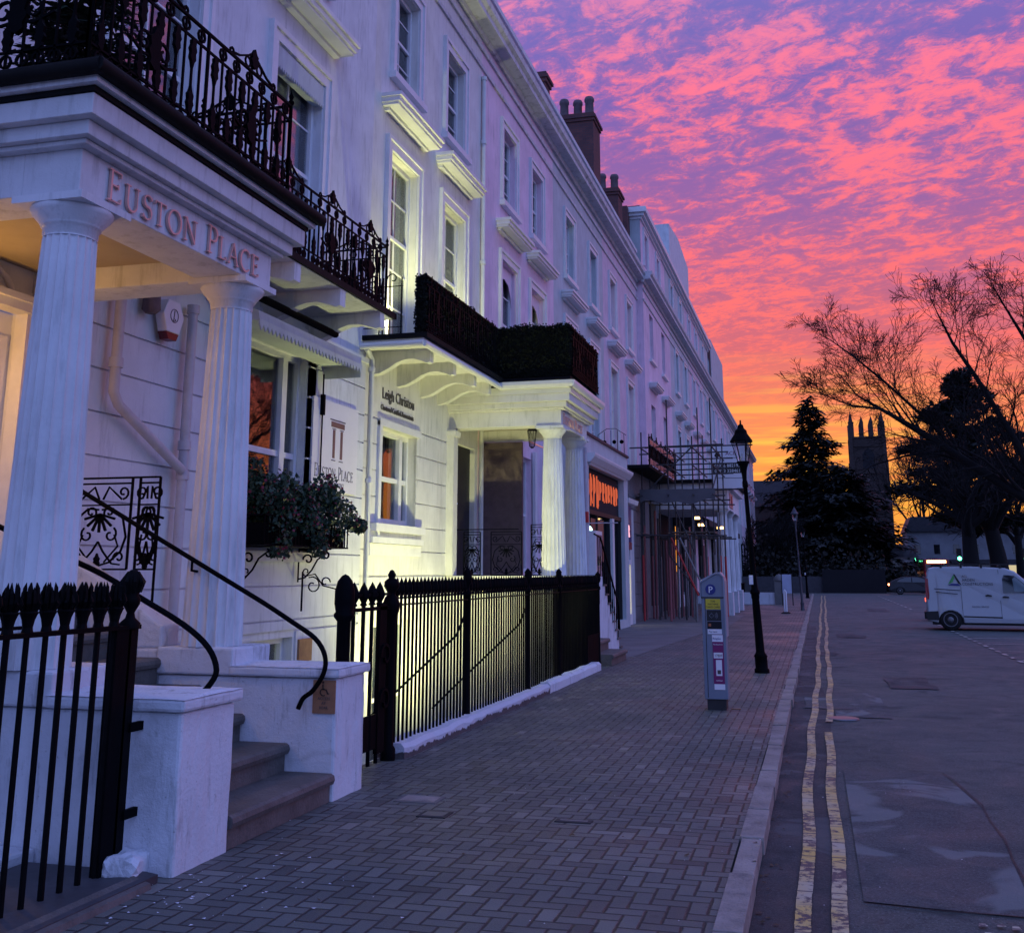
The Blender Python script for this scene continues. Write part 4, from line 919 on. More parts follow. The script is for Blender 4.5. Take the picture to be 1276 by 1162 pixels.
m=MB(); m.box(X-.16,X-.12,36.1,37.1,.35,1.95); m.build('lit_glass',emis('lit_shop_glass',(1,.9,.5),1.3),s2); m=MB(); m.box(X-.16,X-.12,36.1,37.1,2.1,2.44); m.build('fanlight',M['carglass'],s2)
# ---- second, taller run of the terrace
X2=-6.72
cen=[48.1,52.1,57.4,61.4,65.9,69.9,74.2,78.9,83.0,87.1,91.2,95.3,99.4,103.5,107.6,111.7,115.8,119.9,124.0,127.8]
runs=[(45.75,54.8,cen[0:2],'stucco_c','pinkish first house of the forward, taller run, above the near end of the scaffold'),
(54.8,63.7,cen[2:4],'stucco_d','grey house rising behind the scaffolding, under the high roof block'),
(63.7,72.1,cen[4:6],'stucco_e','lilac grey house behind the estate agent board'),
(72.1,81.0,cen[6:8],'stucco_d','grey house at the end of the tall attic storey, beyond the estate agent board'),
(81.0,93.2,cen[8:11],'stucco_e','house just past the end of the attic storey, seen left of the near lamp head'),
(93.2,105.4,cen[11:14],'stucco_d','far house seen just left of the near street lamp head, second from the end'),
(105.4,130,cen[14:20],'stucco_c','farthest house at the end of the white terrace behind the lamp head')]
for i,(a,b,ws,mt,lb) in enumerate(runs):
    h=thing('terrace_house',lb,'house',(X2,(a+b)/2,0),group='stuccoed terrace houses')
    at=a<80; z2=11.0
    hs=[hole(y,z2,1.14,2.1) for y in ws]+[hole(y,6.0,1.3,2.95) for y in ws]+([hole(y,15.3,1.0,1.5) for y in ws] if False else [])
    m=MB(); wall_mesh(m,X2,a,b,0 if i else 5,14.5,hs)
    if i==0: m.quad((X2,a,5),(X2,a,14.5),(FX-.1,a,14.5),(FX-.1,a,5))
    if i==len(runs)-1: m.quad((X2,b,0),(X2,b,14.5),(X2-9,b,14.5),(X2-9,b,0))
    m.build('wall',M[mt],h)
    for y in ws:
        win(h,X2,y,z2,1.14,2.1,'plain',arch=i>0,sill=True); win(h,X2,y,6.0,1.3,2.95,'plain',sill=False,hood=True,arch=i>0)
    main_cornice(h,X2,a,b,par=None,e0=.3 if i==0 else 0)
    if i>0:
        m=MB(); 
        for y in ws: m.box(X2,X2+.03,y-.8,y+.8,.6,4.2)
        m.build('shop_window',M['carglass'],h)
    if at:
        XT=-6.9; m=MB(); wall_mesh(m,XT,a+(.9 if i==0 else 0),b if i<3 else 78.2,14.5,17.3,[hole(y,15.35,.95,1.55) for y in ws])
        m.build('attic_wall',M[mt],h)
        if i==0: m=MB(); m.box(XT-6,XT-.01,a+.88,a+1.0,14.5,17.3); m.build('attic_end_wall',M['stucco_d'],h); m=MB(); m.box(-9.5,-7.36,a+.2,a+.85,13,17.75); m.build('party_wall',M['brick'],h)
        for y in ws:
            if y<78: win(h,XT,y,15.35,.95,1.55,'plain',sill=False)
        m=MB(); e1=b if i<3 else 78.3; g0=.3 if i==0 else 0; [m.box(XT-(2 if i==0 else .3),XT+p,a+(.9 if i==0 else 0)-(p if i==0 else 0),e1,za,zb_) for p,za,zb_ in((.08,17.301,17.42),(.2,17.422,17.56),(.32,17.562,17.80))]; m.build('attic_cornice',M['trim'],h)
        m=MB(); m.box(XT-6,XT,a+(.9 if i==0 else 0),e1,17.81,17.95); m.build('roof',M['slate'],h)
    else:
        m=MB(); m.prism([(X2-.3,14.5),(X2-3,16.0),(X2-6,16.0),(X2-6,14.5)],a,b,'y'); m.build('roof',M['slate'],h)
    if i==2:
        m=MB(); XT=-7.9; m.prism([(65.7,17.9),(65.7,23.2),(70.8,23.7),(76.5,23.2),(76.5,17.9)],XT-2,XT,'x'); m.build('roof_block',M['stucco_low'],h)
    if i==4:
        m=MB(); m.box(-12,X2-.2,81.4,92.4,14.5,18.9); m.build('rear_block',M['stucco_d'],h); m=MB(); m.box(-12,X2-.25,81.2,81.39,14.5,18.8); m.build('party_wall',M['brick'],h)
for (a,b,c,d,lb,hh) in ((-.0,2,0,2,'',0),):
    pass
# roof planes behind the parapet of the first run
m=MB()
for h,a,b in((hA,2,16.1),(hB,16.1,22.6),(hC,22.6,29.85),(hD,29.85,37.7),(hE,37.7,45.75)):
    m=MB(); m.prism([(-7.3,14.4),(-8.2,15.2),(-13,15.3),(-13,14.4)],a,b,'y'); m.build('roof',M['slate'],h)
# chimney stacks
def chimney(h,x0,x1,y0,y1,z0,z1,pots,ph=.75,hoods=False):
    m=MB(); m.box(x0,x1,y0,y1,z0,z1-.32); m.box(x0-.05,x1+.05,y0-.05,y1+.05,z1-.32,z1-.20); m.box(x0-.10,x1+.10,y0-.10,y1+.10,z1-.20,z1-.1); m.box(x0-.04,x1+.04,y0-.04,y1+.04,z1-.1,z1)
    c=m.build('chimney',M['brick'],h)
    for i in range(pots):
        x=x0+(x1-x0)*(i+.5)/pots; m=MB(); m.lathe([(.19,0),(.17,.1),(.16,ph*.75),(.19,ph*.8),(.19,ph*.9),(.15,ph)],(x,(y0+y1)/2-.1+.2*(i%2),z1),12)
        m.build('chimney_pot',M['pot'],c)
chimney(hD,-8.55,-7.10,36.9,38.2,14.5,18.35,3,.85); chimney(hE,-8.3,-7.3,43.2,44.3,14.5,17.65,2,.8); chimney(hC,-7.45,-7.06,29.2,29.8,14.5,16.35,0,.5)
# ================================================================ railings on the street line
def railing_run(name,label,ya,yb,z0,x=-4.0,sp=.118,head='spear',posts=(),ztop=1.655,bar_r=.0135):
    t=thing(name,label,'railing',(x,(ya+yb)/2,0),group='black iron railings along the area')
    n=int((yb-ya)/sp); m=MB(); iron_bar(m,0,0,0,ztop-z0,bar_r,head,1.0); bm_=m.mesh('spear_bar',M['iron'])
    for i in range(n+1):
        y=ya+(yb-ya)*i/n
        if any(abs(y-p)<.06 for p in posts): continue
        inst('spear_bar',bm_,t,(0,y-(ya+yb)/2,z0),(0,0,rnd.uniform(-.3,.3)))
    m=MB(); m.box(x-.008,x+.008,ya,yb,1.49,1.52); m.box(x-.02,x+.02,ya,yb,1.395,1.41); m.build('rail',M['iron_rust'],t)
    m=MB(); m.box(x-.018,x+.018,ya,yb,z0+.04,z0+.06) if False else None
    for p in posts:
        m=MB(); m.lathe([(.045,0),(.045,.08),(.032,.1),(.03,1.1),(.036,1.15),(.036,1.38),(.05,1.39),(.05,1.43),(.03,1.45),(.028,1.5),(.05,1.54),(.056,1.60),(.045,1.63),(.05,1.66),(.02,1.70),(.0,1.715)],(x,p,z0*.5),12,caps=False)
        m.build('post',M['iron'],t)
    return t
t=railing_run('area_railing','long black spear-topped iron railing on the low white plinth before the floodlit house',10.25,19.35,.11,posts=(12.51,15.32,17.27),sp=.112)
m=MB()
for y,dy in((12.51,1),(15.32,1)): m.tube([(-4.0,y,1.3),(-4.1,y-.1,1.0),(-4.9,y-.5,.2),(-5.2,y-.6,-.1)],.014,6)
m.build('back_stay',M['iron'],t)
t2=railing_run('area_railing','short black spear-topped section with sheet panel between the long plinth and the steps',19.45,20.55,.02,posts=(20.5,),sp=.10)
m=MB(); m.box(-4.012,-3.99,19.45,20.5,.05,.62); m.build('sheet_panel',M['iron'],t2)
tg=thing('area_gate','black iron gate with fat spear heads between the white stair pier and the plinth','gate',(-4.0,9.5,0))
m=MB(); iron_bar(m,0,0,.02,1.665,.02,'spear',1.25); bb=m.mesh('spear_bar',M['iron'])
for y in(9.2,9.42,9.62,9.80): inst('spear_bar',bb,tg,(0,y-9.5,0))
m=MB(); m.box(-4.02,-3.98,9.0,10.05,1.37,1.40); m.box(-4.01,-3.99,9.0,10.05,1.50,1.525); m.box(-4.01,-3.99,9.2,9.95,.15,.45); m.box(-4.02,-3.98,9.78,9.95,.1,1.42); m.build('gate_frame',M['iron'],tg)
m=MB(); q=Pl(m,(-3.97,9.75,0),(0,1,0)); 
for z in(.55,.95): q.line([(a-.0,z+b) for a,b in spiral(.16,0,.13,.03,180,-160,12)],.018)
m.build('hinge_scroll',M['iron'],tg)
def gpost(name,label,y,rnded,par=None):
    g=thing(name,label,'post',(-4.0,y,0)); m=MB()
    if rnded:
        m.lathe([(.085,0),(.085,.1),(.06,.12),(.06,1.30),(.09,1.34),(.09,1.36),(.075,1.38),(.088,1.45),(.086,1.56),(.065,1.64),(.03,1.685),(.0,1.70)],(-4.0,y,0),16,caps=False)
    else:
        m.lathe([(.07,0),(.07,.10),(.05,.13),(.048,1.25),(.06,1.30),(.08,1.36),(.085,1.42),(.06,1.48),(.04,1.50),(.045,1.53),(.075,1.58),(.07,1.63),(.03,1.66),(.04,1.69),(.02,1.73),(.0,1.74)],(-4.0,y,0),16,caps=False)
    m.build('shaft',M['iron'],g); return g
gpost('gate_post','thick round-headed black iron post standing just behind the right stair pier',9.0,True)
gpost('gate_post','black iron gate post with ball finial at the near end of the white plinth',10.1,False)
# plinths
def plinth(label,y0,y1,z,seed,dark):
    r=random.Random(seed); m=MB(); n=int((y1-y0)/.22); n=max(n,2)
    vs=[];fs=[]
    for i in range(n+1):
        y=y0+(y1-y0)*i/n; a=r.uniform(-.012,.012); b=r.uniform(-.01,.01)
        vs+=[(-4.14,y,0),(-4.13,y,z+b),(-3.90+a,y,z+b),(-3.86+a*1.5,y,z-.04+b),(-3.86+a,y,-.02)]
    for i in range(n):
        for k in range(4): fs.append((i*5+k,i*5+k+1,(i+1)*5+k+1,(i+1)*5+k))
    fs+= [(4,3,2,1,0),tuple(n*5+k for k in range(5))]
    m.add(vs,fs,False); o=m.build('plinth',M['pier_worn'] if dark else M['pier']); tag(o,label,'plinth',group='white painted plinths under the railings'); return o
def wornpier():
    m,t,b=newmat('flaking_white_plinth'); P=wpos(t); X,Y,Z=t.sep(P)
    n=t.noise(P,7,6,.7); low=t.mapr(Z,.02,.10,.30,-.22); f=t.mapr(t.math('ADD',n,low),.56,.62)
    c=t.mix(f,t.mix(t.noise(P,5,4),(.62,.62,.68),(.5,.5,.56)),t.mix(t.noise(P,20,4),(.05,.045,.05),(.12,.10,.10)))
    t.L(c,b.inputs['Base Color']); b.inputs['Roughness'].default_value=.8; t.L(t.bump(t.math('SUBTRACT',t.noise(P,30,4),f),.8,.012),b.inputs['Normal']); return m
M['pier_worn']=wornpier()
plinth('long low white plinth with flaking brown lower edge under the long railing',10.2,16.0,.13,1,True)
plinth('cleaner far stretch of low white plinth ending before the steps',16.02,19.95,.15,2,False)
# near left railing
tl=thing('area_railing','black iron railing with fat flame-shaped finials in the bottom left corner','railing',(-4.0,5,0),group='black iron railings along the area')
m=MB(); iron_bar(m,0,0,-.02,1.665,.017,'urn'); bb=m.mesh('flame_bar',M['iron_rust']); m=MB(); m.lathe([(.016,0),(.016,1.32)],(0,0,.08),6); b2=m.mesh('plain_bar',M['iron'])
y=3.95
while y<5.76: inst('flame_bar',bb,tl,(0,y-5,0),(0,0,rnd.uniform(0,3))); y+=.148
m=MB(); m.box(-4.03,-3.965,3.8,5.95,1.385,1.41); m.box(-4.02,-3.98,3.8,5.9,.02,.045); m.box(-4.03,-3.97,5.72,5.86,.05,1.39); m.build('rail',M['iron'],tl)
m=MB(); m.lathe([(.06,1.39),(.062,1.42),(.03,1.45),(.022,1.48),(.05,1.53),(.055,1.56),(.04,1.58),(.05,1.62),(.055,1.66),(.048,1.70),(.02,1.73),(0,1.735)],(-4.0,5.88,0),14,caps=False); 
for k in range(8): a=k*.785; m.tube([(-4+.045*math.cos(a),5.88+.045*math.sin(a),1.60),(-4+.062*math.cos(a),5.88+.062*math.sin(a),1.66),(-4+.03*math.cos(a),5.88+.03*math.sin(a),1.72)],[.012,.016,.006],5,True,False)
m.box(-4.03,-3.97,5.84,5.93,.05,1.40)
m.build('end_post',M['iron_rust'],tl)
for z in(.80,.32): m=MB(); m.box(-3.985,-3.955,5.9,6.10,z,z+.05); m.build('wall_bracket',M['iron'],tl)
t3=thing('inner_railing','row of plain black bars on a low white kerb behind the corner railing','railing',(-4.8,5,0))
y=3.7
while y<5.95: inst('plain_bar',b2,t3,(0,y-5,.06)); y+=.15
m=MB(); m.box(-4.82,-4.78,3.5,5.98,1.37,1.39); m.build('rail',M['iron'],t3); m=MB(); m.box(-4.95,-4.62,3.3,6.02,-.6,.11); m.build('kerb_block',M['pier'],t3,bevel=.02)
m=MB(); m.prism([(-4.6,-.02),(-3.72,-.02),(-3.72,.045),(-3.80,.055),(-4.6,.055)],2.8,5.92,'y'); o=m.build('entry_slab',M['slate']); tag(o,'flat dark slate slab inside the railing at the bottom left edge','slab')
m=MB(); m.prism([(-3.80,.0),(-3.68,.0),(-3.69,.03),(-3.80,.062)],2.8,5.8,'y'); o=m.build('slab_nosing',M['step']); tag(o,'pale worn stone nosing along the edge of the slate slab','kerb edge')
bm=bmesh.new(); bmesh.ops.create_icosphere(bm,subdivisions=3,radius=1); r=random.Random(5)
for v in bm.verts:
    p=v.co; mx=max(abs(p.x),abs(p.y),abs(p.z)); p/=mx**.75; p*= 1+.10*math.sin(p.x*5+1)*math.cos(p.y*4)+r.uniform(-.03,.03); v.co=Vector((p.x*.11,p.y*.14,p.z*.085+.07))
me=bpy.data.meshes.new('stone_block'); bm.to_mesh(me); bm.free(); me.materials.append(M['pier']); o=inst('stone_block',me,None,(-3.93,5.90,0),(0,.05,.3)); tag(o,'rough broken white painted stone at the foot of the left pier','stone')
# handrails on the steps
def handrail(label,y,pts,foot):
    h=thing('handrail',label,'handrail',(-4.0,y,0),group='curved black handrails on the entrance steps')
    P=[Vector((x,y,z)) for x,z in pts]; out=[]
    for i in range(len(P)-1):
        for k in range(4):
            u=k/4; p0=P[max(i-1,0)];p1=P[i];p2=P[i+1];p3=P[min(i+2,len(P)-1)]
            out.append(.5*((2*p1)+(-p0+p2)*u+(2*p0-5*p1+4*p2-p3)*u*u+(-p0+3*p1-3*p2+p3)*u**3))
    out.append(P[-1]); m=MB(); m.tube(out,.019,8); m.build('rail',M['iron'],h)
    m=MB(); m.tube([(pts[1][0],y,pts[1][1]),(pts[1][0],y,pts[1][1]-.09),(pts[1][0],y+foot,pts[1][1]-.10)],.012,6); m.build('bracket',M['iron'],h)
handrail('curved black tube handrail ending on the right pier beside the brass plaque',8.12,[(-6.2,2.45),(-4.98,1.82),(-4.63,1.64),(-4.3,1.47),(-4.05,1.33),(-3.85,1.21),(-3.76,1.08),(-3.765,.95),(-3.85,.82),(-3.93,.76),(-3.97,.68)],.1)
handrail('curved black tube handrail rising from behind the top of the left pier',6.55,[(-6.3,2.3),(-4.95,1.80),(-4.65,1.68),(-4.39,1.55),(-4.05,1.38),(-3.86,1.24),(-3.79,1.10),(-3.84,1.0),(-3.9,.95)],-.02)
# brass plaque
pl=thing('access_plaque','small brass coloured plaque with wheelchair symbol on the inner face of the right pier','sign',(-3.9,8.22,.7))
m=MB(); m.box(-3.89,-3.70,8.205,8.218,.64,.89); m.build('plate',M['brass'],pl)
m=MB(); q=Pl(m,(-3.80,8.203,.775),(1,0,0))
q.line(arc(.0,.025,.026,60,300,10),.0045,off=.002); q.line([(-.005,.085),(-.003,.045),(.025,.043),(.038,.012),(.05,.016)],.005,off=.002); q.flat(arc(-.005,.098,.009,0,330,8),.003)
m.build('wheelchair_symbol',M['text_black'],pl)
for i,s_ in enumerate(('ACCESS','AT','REAR')): text('lettering',s_,.022,M['text_dark'],pl,(-3.795,8.2035,.742-i*.034),(1,0,0),ext=.001,align='CENTER')
pb=thing('wall_plaque','tiny brownish plaque low on the white wall behind the right pier','sign',(-6.9,14.2,.7)); m=MB(); m.box(-6.93,-6.89,14.05,14.45,.52,.82); m.build('plate',M['brass'],pb)
# dental sign
ds=thing('practice_sign','white sign panel with small temple emblem on the wall beside the awning','sign',(-6.87,14.95,3.5))
X=-6.885; m=MB(); m.box(X-.03,X,14.18,15.78,2.88,4.20); m.build('panel',M['sign_white'],ds)
m=MB(); m.box(X,X+.004,14.75,15.3,3.93,3.945); m.box(X,X+.004,14.83,14.97,3.80,3.81) ; m.box(X,X+.004,15.1,15.24,3.80,3.81); m.box(X,X+.004,14.83,14.97,3.33,3.342); m.box(X,X+.004,15.1,15.24,3.33,3.342); m.build('emblem_line',M['text_black'],ds)
m=MB(); m.box(X,X+.004,14.79,15.27,3.83,3.91); m.box(X,X+.004,14.86,14.94,3.37,3.79); m.box(X,X+.004,15.13,15.21,3.37,3.79); m.build('emblem_bar',paint('emblem_brown',(.16,.08,.08),.5),ds)
o_,L2=serif('lettering','EUSTON PLACE',.15,.15,M['text_dark'],ds,(X+.001,14.25,3.10),(0,1,0),ext=.003); bpy.data.objects.remove(o_)
serif('lettering','EUSTON PLACE',.19,.15,M['text_dark'],ds,(X+.001,14.27,3.06),(0,1,0),ext=.003,sx=1.42/L2*.79)
text('lettering','DENTAL PRACTICE',.065,M['text_dark'],ds,(X+.001,14.98,2.95),(0,1,0),ext=.002,align='CENTER',sx=.85)
# alarm box
al=thing('alarm_box','white hexagonal alarm box with dark red base high on the wall between the pipes','alarm box',(-6.85,10.35,4.4))
m=MB(); hexp=[(10.12,4.5),(10.2,4.66),(10.42,4.66),(10.52,4.5),(10.44,4.30),(10.20,4.30)]; m.prism(hexp,-6.87,-6.75,'x'); m.build('cover',M['sign_white'],al,bevel=.01)
m=MB(); m.prism([(10.20,4.299),(10.44,4.299),(10.40,4.22),(10.25,4.22)][::-1],-6.87,-6.76,'x'); m.build('strobe_base',paint('dark_red_lens',(.12,.005,.01),.3),al)
m=MB(); q=Pl(m,(-6.748,10.22,4.36),(0,1,0)); q.line(arc(.1,.13,.075,0,360,14),.005); q.line([(.1,.19),(.09,.10),(.12,.09)],.006); q.line(arc(.1,.10,.03,200,340,6),.006); m.build('face_mark',M['text_dark'],al)
m=MB(); m.lathe([(.03,0),(.09,-.02),(.10,-.18),(.06,-.22)],(-6.8,9.95,4.66),12); o=m.build('porch_floodlight',M['pot']); tag(o,'small unlit grey lamp under the beam left of the alarm box','lamp')
# flower box
def leafcloud(m,n,fn,s0,s1,r,long=1.6):
    for i in range(n):
        c=Vector(fn(r)); a=Vector((r.gauss(0,1),r.gauss(0,1),r.gauss(0,1))).normalized(); b=a.orthogonal().normalized(); b=(Matrix.Rotation(r.uniform(0,6.28),3,a)@b); cc=a.cross(b)
        s=r.uniform(s0,s1); m.add([c-b*s*.5,c+cc*s*long*.45,c+b*s*.5,c-cc*s*long*.55],[(0,1,2,3)],False)
fb=thing('flower_box','overflowing dark leafy window box on black scroll brackets under the awning','window box',(-6.5,13.0,2.2))
m=MB(); 
for z in(2.03,2.38): m.box(-6.82,-6.35,11.9,14.35,z,z+.02)
y=11.9
while y<14.36: m.box(-6.37,-6.355,y,y+.012,2.03,2.4); y+=.09
for x in(-6.75,-6.6,-6.45): m.box(x,x+.012,14.33,14.345,2.03,2.4)
m.box(-6.78,-6.40,11.95,14.3,2.05,2.30); m.build('trough',M['iron'],fb)
for y in(12.25,13.9):
    m=MB(); q=Pl(m,(-6.9,y,0),(1,0,0)); q.line([(.02,1.58),(.02,2.03)],.012); q.line([(.02,2.02),(.5,2.02)],.012); q.line([(.02,1.62),(.12,1.64),(.22,1.74),(.3,1.88),(.45,1.98)],.013); q.line([(a+.0,z) for a,z in spiral(.14,1.72,.06,.015,270,-60,12)],.010); q.line([(a,z) for a,z in spiral(.16,1.88,.08,.02,180,-180,12)],.014); q.line([(a,z) for a,z in spiral(.42,1.93,.06,.015,100,-180,10)],.014)
    m.build('bracket',M['iron'],fb)
r=random.Random(21); m=MB()
cl=[(r.uniform(-6.78,-6.25),r.uniform(11.9,14.1),r.uniform(2.25,2.75),r.uniform(.14,.24)) for _ in range(40)]+[(-6.4,14.3,2.55,.16),(-6.35,14.5,2.4,.13),(-6.3,14.62,2.35,.1),(-6.35,12.3,2.0,.15),(-6.3,13.3,2.02,.14),(-6.5,13.9,2.9,.15),(-6.6,12.0,2.95,.16)]
def fn(r):
    x,y,z,s=r.choice(cl); v=Vector((r.gauss(0,1),r.gauss(0,1),r.gauss(0,1))).normalized()*s*r.uniform(.55,1.05); return (x+v.x,y+v.y,z+v.z)
leafcloud(m,10000,fn,.022,.062,r,1.4)
for _ in range(0):
    y=r.uniform(12,14.6); m.tube([(-6.4,y,2.4),(-6.3,y+.1,2.8),(-6.2,y+.2,2.95+r.uniform(-.2,.1))],.006,4)
m.build('foliage',M['leaf'],fb)
m=MB(); leafcloud(m,420,lambda r:(lambda c,v:(c[0]+v.x*c[3],c[1]+v.y*c[3],c[2]+v.z*c[3]))(r.choice(cl),Vector((r.uniform(.2,1),r.uniform(-1,.4),r.uniform(-.6,1))).normalized()*1.05),.03,.05,r,1.0); m.build('bloom',M['flower'],fb)
# scroll bracket near the gate
m=MB(); q=Pl(m,(-4.42,9.02,0),(1,0,0)); q.line([(.0,1.38),(.0,1.72)],.009); q.line([(a,z) for a,z in spiral(.10,1.60,.08,.02,120,-300,14)],.007); q.line([(.02,1.68),(.12,1.70),(.2,1.60),(.38,1.56)],.007); q.line([(a,z) for a,z in spiral(.22,1.63,.05,.015,0,300,10)],.007)
o=m.build('scroll_stay',M['iron']); tag(o,'thin black iron scroll stay beside the round-headed gate post','iron scroll')
# balcony conifer
def conifer(m,mw,h,rad,nt,r,tier=.0,droop=.25,leaf=(.05,.09),per=10,zstart=.08,prof=None,nb=9,shape=None):
    mw.tube([(0,0,0),(0,0,h*.5),(0,0,h)],[h*.018+.01,h*.012,.01],7)
    for i in range(nt):
        u=(i+r.uniform(-.3,.3))/nt; u=max(0,min(.985,u)); z=h*(zstart+(1-zstart)*u); Rr=rad*((1-u)**.8 if prof is None else prof(u))
        n=max(4,int(nb*(.5+.5*Rr/rad)))
        for k in range(n):
            a=r.uniform(0,6.283); L=Rr*r.uniform(.45,1.12); p0=Vector((0,0,z)); d=Vector((math.cos(a),math.sin(a),0)); up=r.uniform(-.04,.10)
            pts=[p0+d*L*v+Vector((0,0,(up*v-droop*v*v)*L)) for v in(0,.35,.7,1)]
            mw.tube(pts,[.006*h**.7*(1-v*.8) for v in(0,.35,.7,1)],4,False)
            side=Vector((-d.y,d.x,0))
            for q in range(int(per*L/rad)+3):
                v=r.uniform(.12,1)**.8; c=p0+d*L*v+Vector((0,0,(up*v-droop*v*v)*L)); w=L*.28*(1.05-v)+.05*rad
                c=c+side*r.uniform(-w,w)+Vector((0,0,r.uniform(-.03,.02)*rad)); s=r.uniform(*leaf)
                dd=(d*r.uniform(.3,1)+side*r.uniform(-1,1)+Vector((0,0,r.uniform(-.5,.1)))).normalized(); e=dd.cross(Vector((r.uniform(-.5,.5),r.uniform(-.5,.5),1))).normalized()
                m.add([c-e*s*.22,c+dd*s*.8-e*s*.1,c+dd*s*1.25,c+dd*s*.7+e*s*.18,c+e*s*.22],[(0,1,2,3,4)],False)
def tree_obj(name,label,cat,loc,fol,wood,fm,wm,group=None):
    t=thing(name,label,cat,loc,group=group)
    inst('trunk',wood.mesh('trunk',wm),t); inst('crown',fol.mesh('crown',fm),t); return t
r=random.Random(4); f_=MB(); w_=MB(); conifer(f_,w_,2.0,.75,26,r,leaf=(.06,.12),per=22,droop=.1,nb=11); tree_obj('balcony_fir','small dark fir tree behind the ornate railing on the portico balcony','tree',(-5.35,6.75,5.0),f_,w_,M['xmas'],M['bark'])
# hedge screen on B balcony
def hedge(m,x0,x1,y0,y1,z0,z1,r,dens=2600):
    A=2*((x1-x0)+(y1-y0))*(z1-z0)+(x1-x0)*(y1-y0)
    def fn(r):
        x=r.uniform(x0,x1);y=r.uniform(y0,y1);z=r.uniform(z0,z1); k=r.random()
        fx=(y1-y0)*(z1-z0); fy=(x1-x0)*(z1-z0); fz=(x1-x0)*(y1-y0); s=fx*2+fy*2+fz; k*=s
        j=r.gauss(0,.018)
        if k<fx: x=x1+j
        elif k<2*fx: x=x0+j
        elif k<2*fx+fy: y=y0+j
        elif k<2*fx+2*fy: y=y1+j
        else: z=z1+r.gauss(0,.03)+.02*math.sin(y*5+x*7)
        return(x,y,z)
    leafcloud(m,int(A*dens),fn,.022,.045,r,1.3); m.box(x0+.01,x1-.01,y0+.01,y1-.01,z0,z1-.04)
hg=thing('balcony_hedge','dense black-green artificial hedge screen wrapped round the balcony over the floodlit porch','hedge',(-5.9,18,5.45)); r=random.Random(8)
m=MB(); hedge(m,-6.02,-5.88,15.6+.35,20.5,5.46,6.40,r,3600); m.build('long_side',M['hedge'],hg)
m=MB(); hedge(m,-6.0,-4.46,20.36,20.5,5.46,6.46,r,4200); m.build('return_side',M['hedge'],hg)
m=MB(); hedge(m,-4.58,-4.46,20.52,23.0,5.46,6.45,r,3600); m.build('street_side',M['hedge'],hg)
# porch lantern, keypad
def lantern(name,label,x,y,z,glassm,lit=None,scale=1.0):
    L=thing(name,label,'lantern',(x,y,z)); s=scale; m=MB(); m.bar((x,y,z),(x,y,z+.22*s),.01*s,6); m.lathe([(.11*s,-.02*s),(.07*s,.03*s),(.02*s,.07*s)],(x,y,z),6,smooth=False); m.lathe([(.05*s,-.36*s),(.03*s,-.39*s)],(x,y,z),6,smooth=False)
    for k in range(6):
        a=k*math.pi/3; m.bar((x+.10*s*math.cos(a),y+.10*s*math.sin(a),z-.02*s),(x+.055*s*math.cos(a),y+.055*s*math.sin(a),z-.36*s),.007*s)
    m.build('lantern_frame',M['iron'],L); m=MB(); m.lathe([(.052*s,-.35*s),(.095*s,-.02*s)],(x,y,z),6,smooth=False,caps=False); m.build('glass',M['lampglass'],L)
    m=MB(); m.lathe([(.0,-.22*s),(.025*s,-.2*s),(.03*s,-.14*s),(.015*s,-.08*s),(0,-.06*s)],(x,y,z),8,caps=False); m.build('bulb',lit or M['curtain'],L); return L
lantern('porch_lantern','small unlit six-sided lantern hanging under the second portico',-5.62,21.9,4.62,None,scale=1.0)
lantern('porch_lantern','lit warm lantern hanging inside the lettered portico before the door',-6.25,6.55,4.2,None,M['warm'],scale=.8)
kp=thing('entry_keypad','narrow dark door entry keypad with a blue light inside the second porch','keypad',(-6.95,21.0,2.9)); m=MB(); m.box(-6.99,-6.94,20.84,20.98,2.75,3.25); m.build('casing',M['plastic'],kp); m=MB(); m.lathe([(.012,0),(.012,.006)],(-6.93,20.91,3.05),8); m.build('indicator',emis('blue_led',(.3,.4,1),6),kp)
# ================================================================ lights the place has
l=lamp('SPOT','area_floodlight',(-4.75,17.6,-.75),980,(1,1,.40),.06,spot=134,blend=.7); aim(l,(-7,18.1,2.6))
l=lamp('SPOT','area_floodlight',(-5.3,14.4,-1.7),45,(1,1,.5),.05,spot=120,blend=.6); aim(l,(-6.9,14.3,2.0))
l=lamp('SPOT','balcony_floodlight',(-6.72,17.0,5.52),420,(1,1,.42),.05,spot=95,blend=.7); aim(l,(-6.9,17.6,9))
l=lamp('SPOT','balcony_floodlight',(-6.6,19.7,5.52),330,(1,1,.42),.05,spot=120,blend=.6); aim(l,(-6.98,20.5,8.5))
l=lamp('POINT','porch_lamp',(-6.6,7.0,3.4),40,(1,.50,.10),.08)
l=lamp('POINT','shop_lamp',(-6.5,43.5,4),5,(1,.7,.35),.1)
# small flood fittings
for (x,y,z,lb) in ((-4.75,17.6,-.87,'small black floodlight fitting behind the railing before the cream house'),(-6.72,17.0,5.47,'small floodlight fitting at the near end of the hedged balcony'),(-6.45,19.6,5.47,'small floodlight fitting midway along the hedged balcony')):
    m=MB(); m.box(x-.10,x+.10,y-.12,y+.12,z-.08,z); m.mi=1; m.box(x-.08,x+.08,y-.10,y+.10,z+.001,z+.008); o=m.build('floodlight_fitting',[M['plastic'],emis('flood_face',(.95,1,.5),25)]); tag(o,lb,'floodlight')
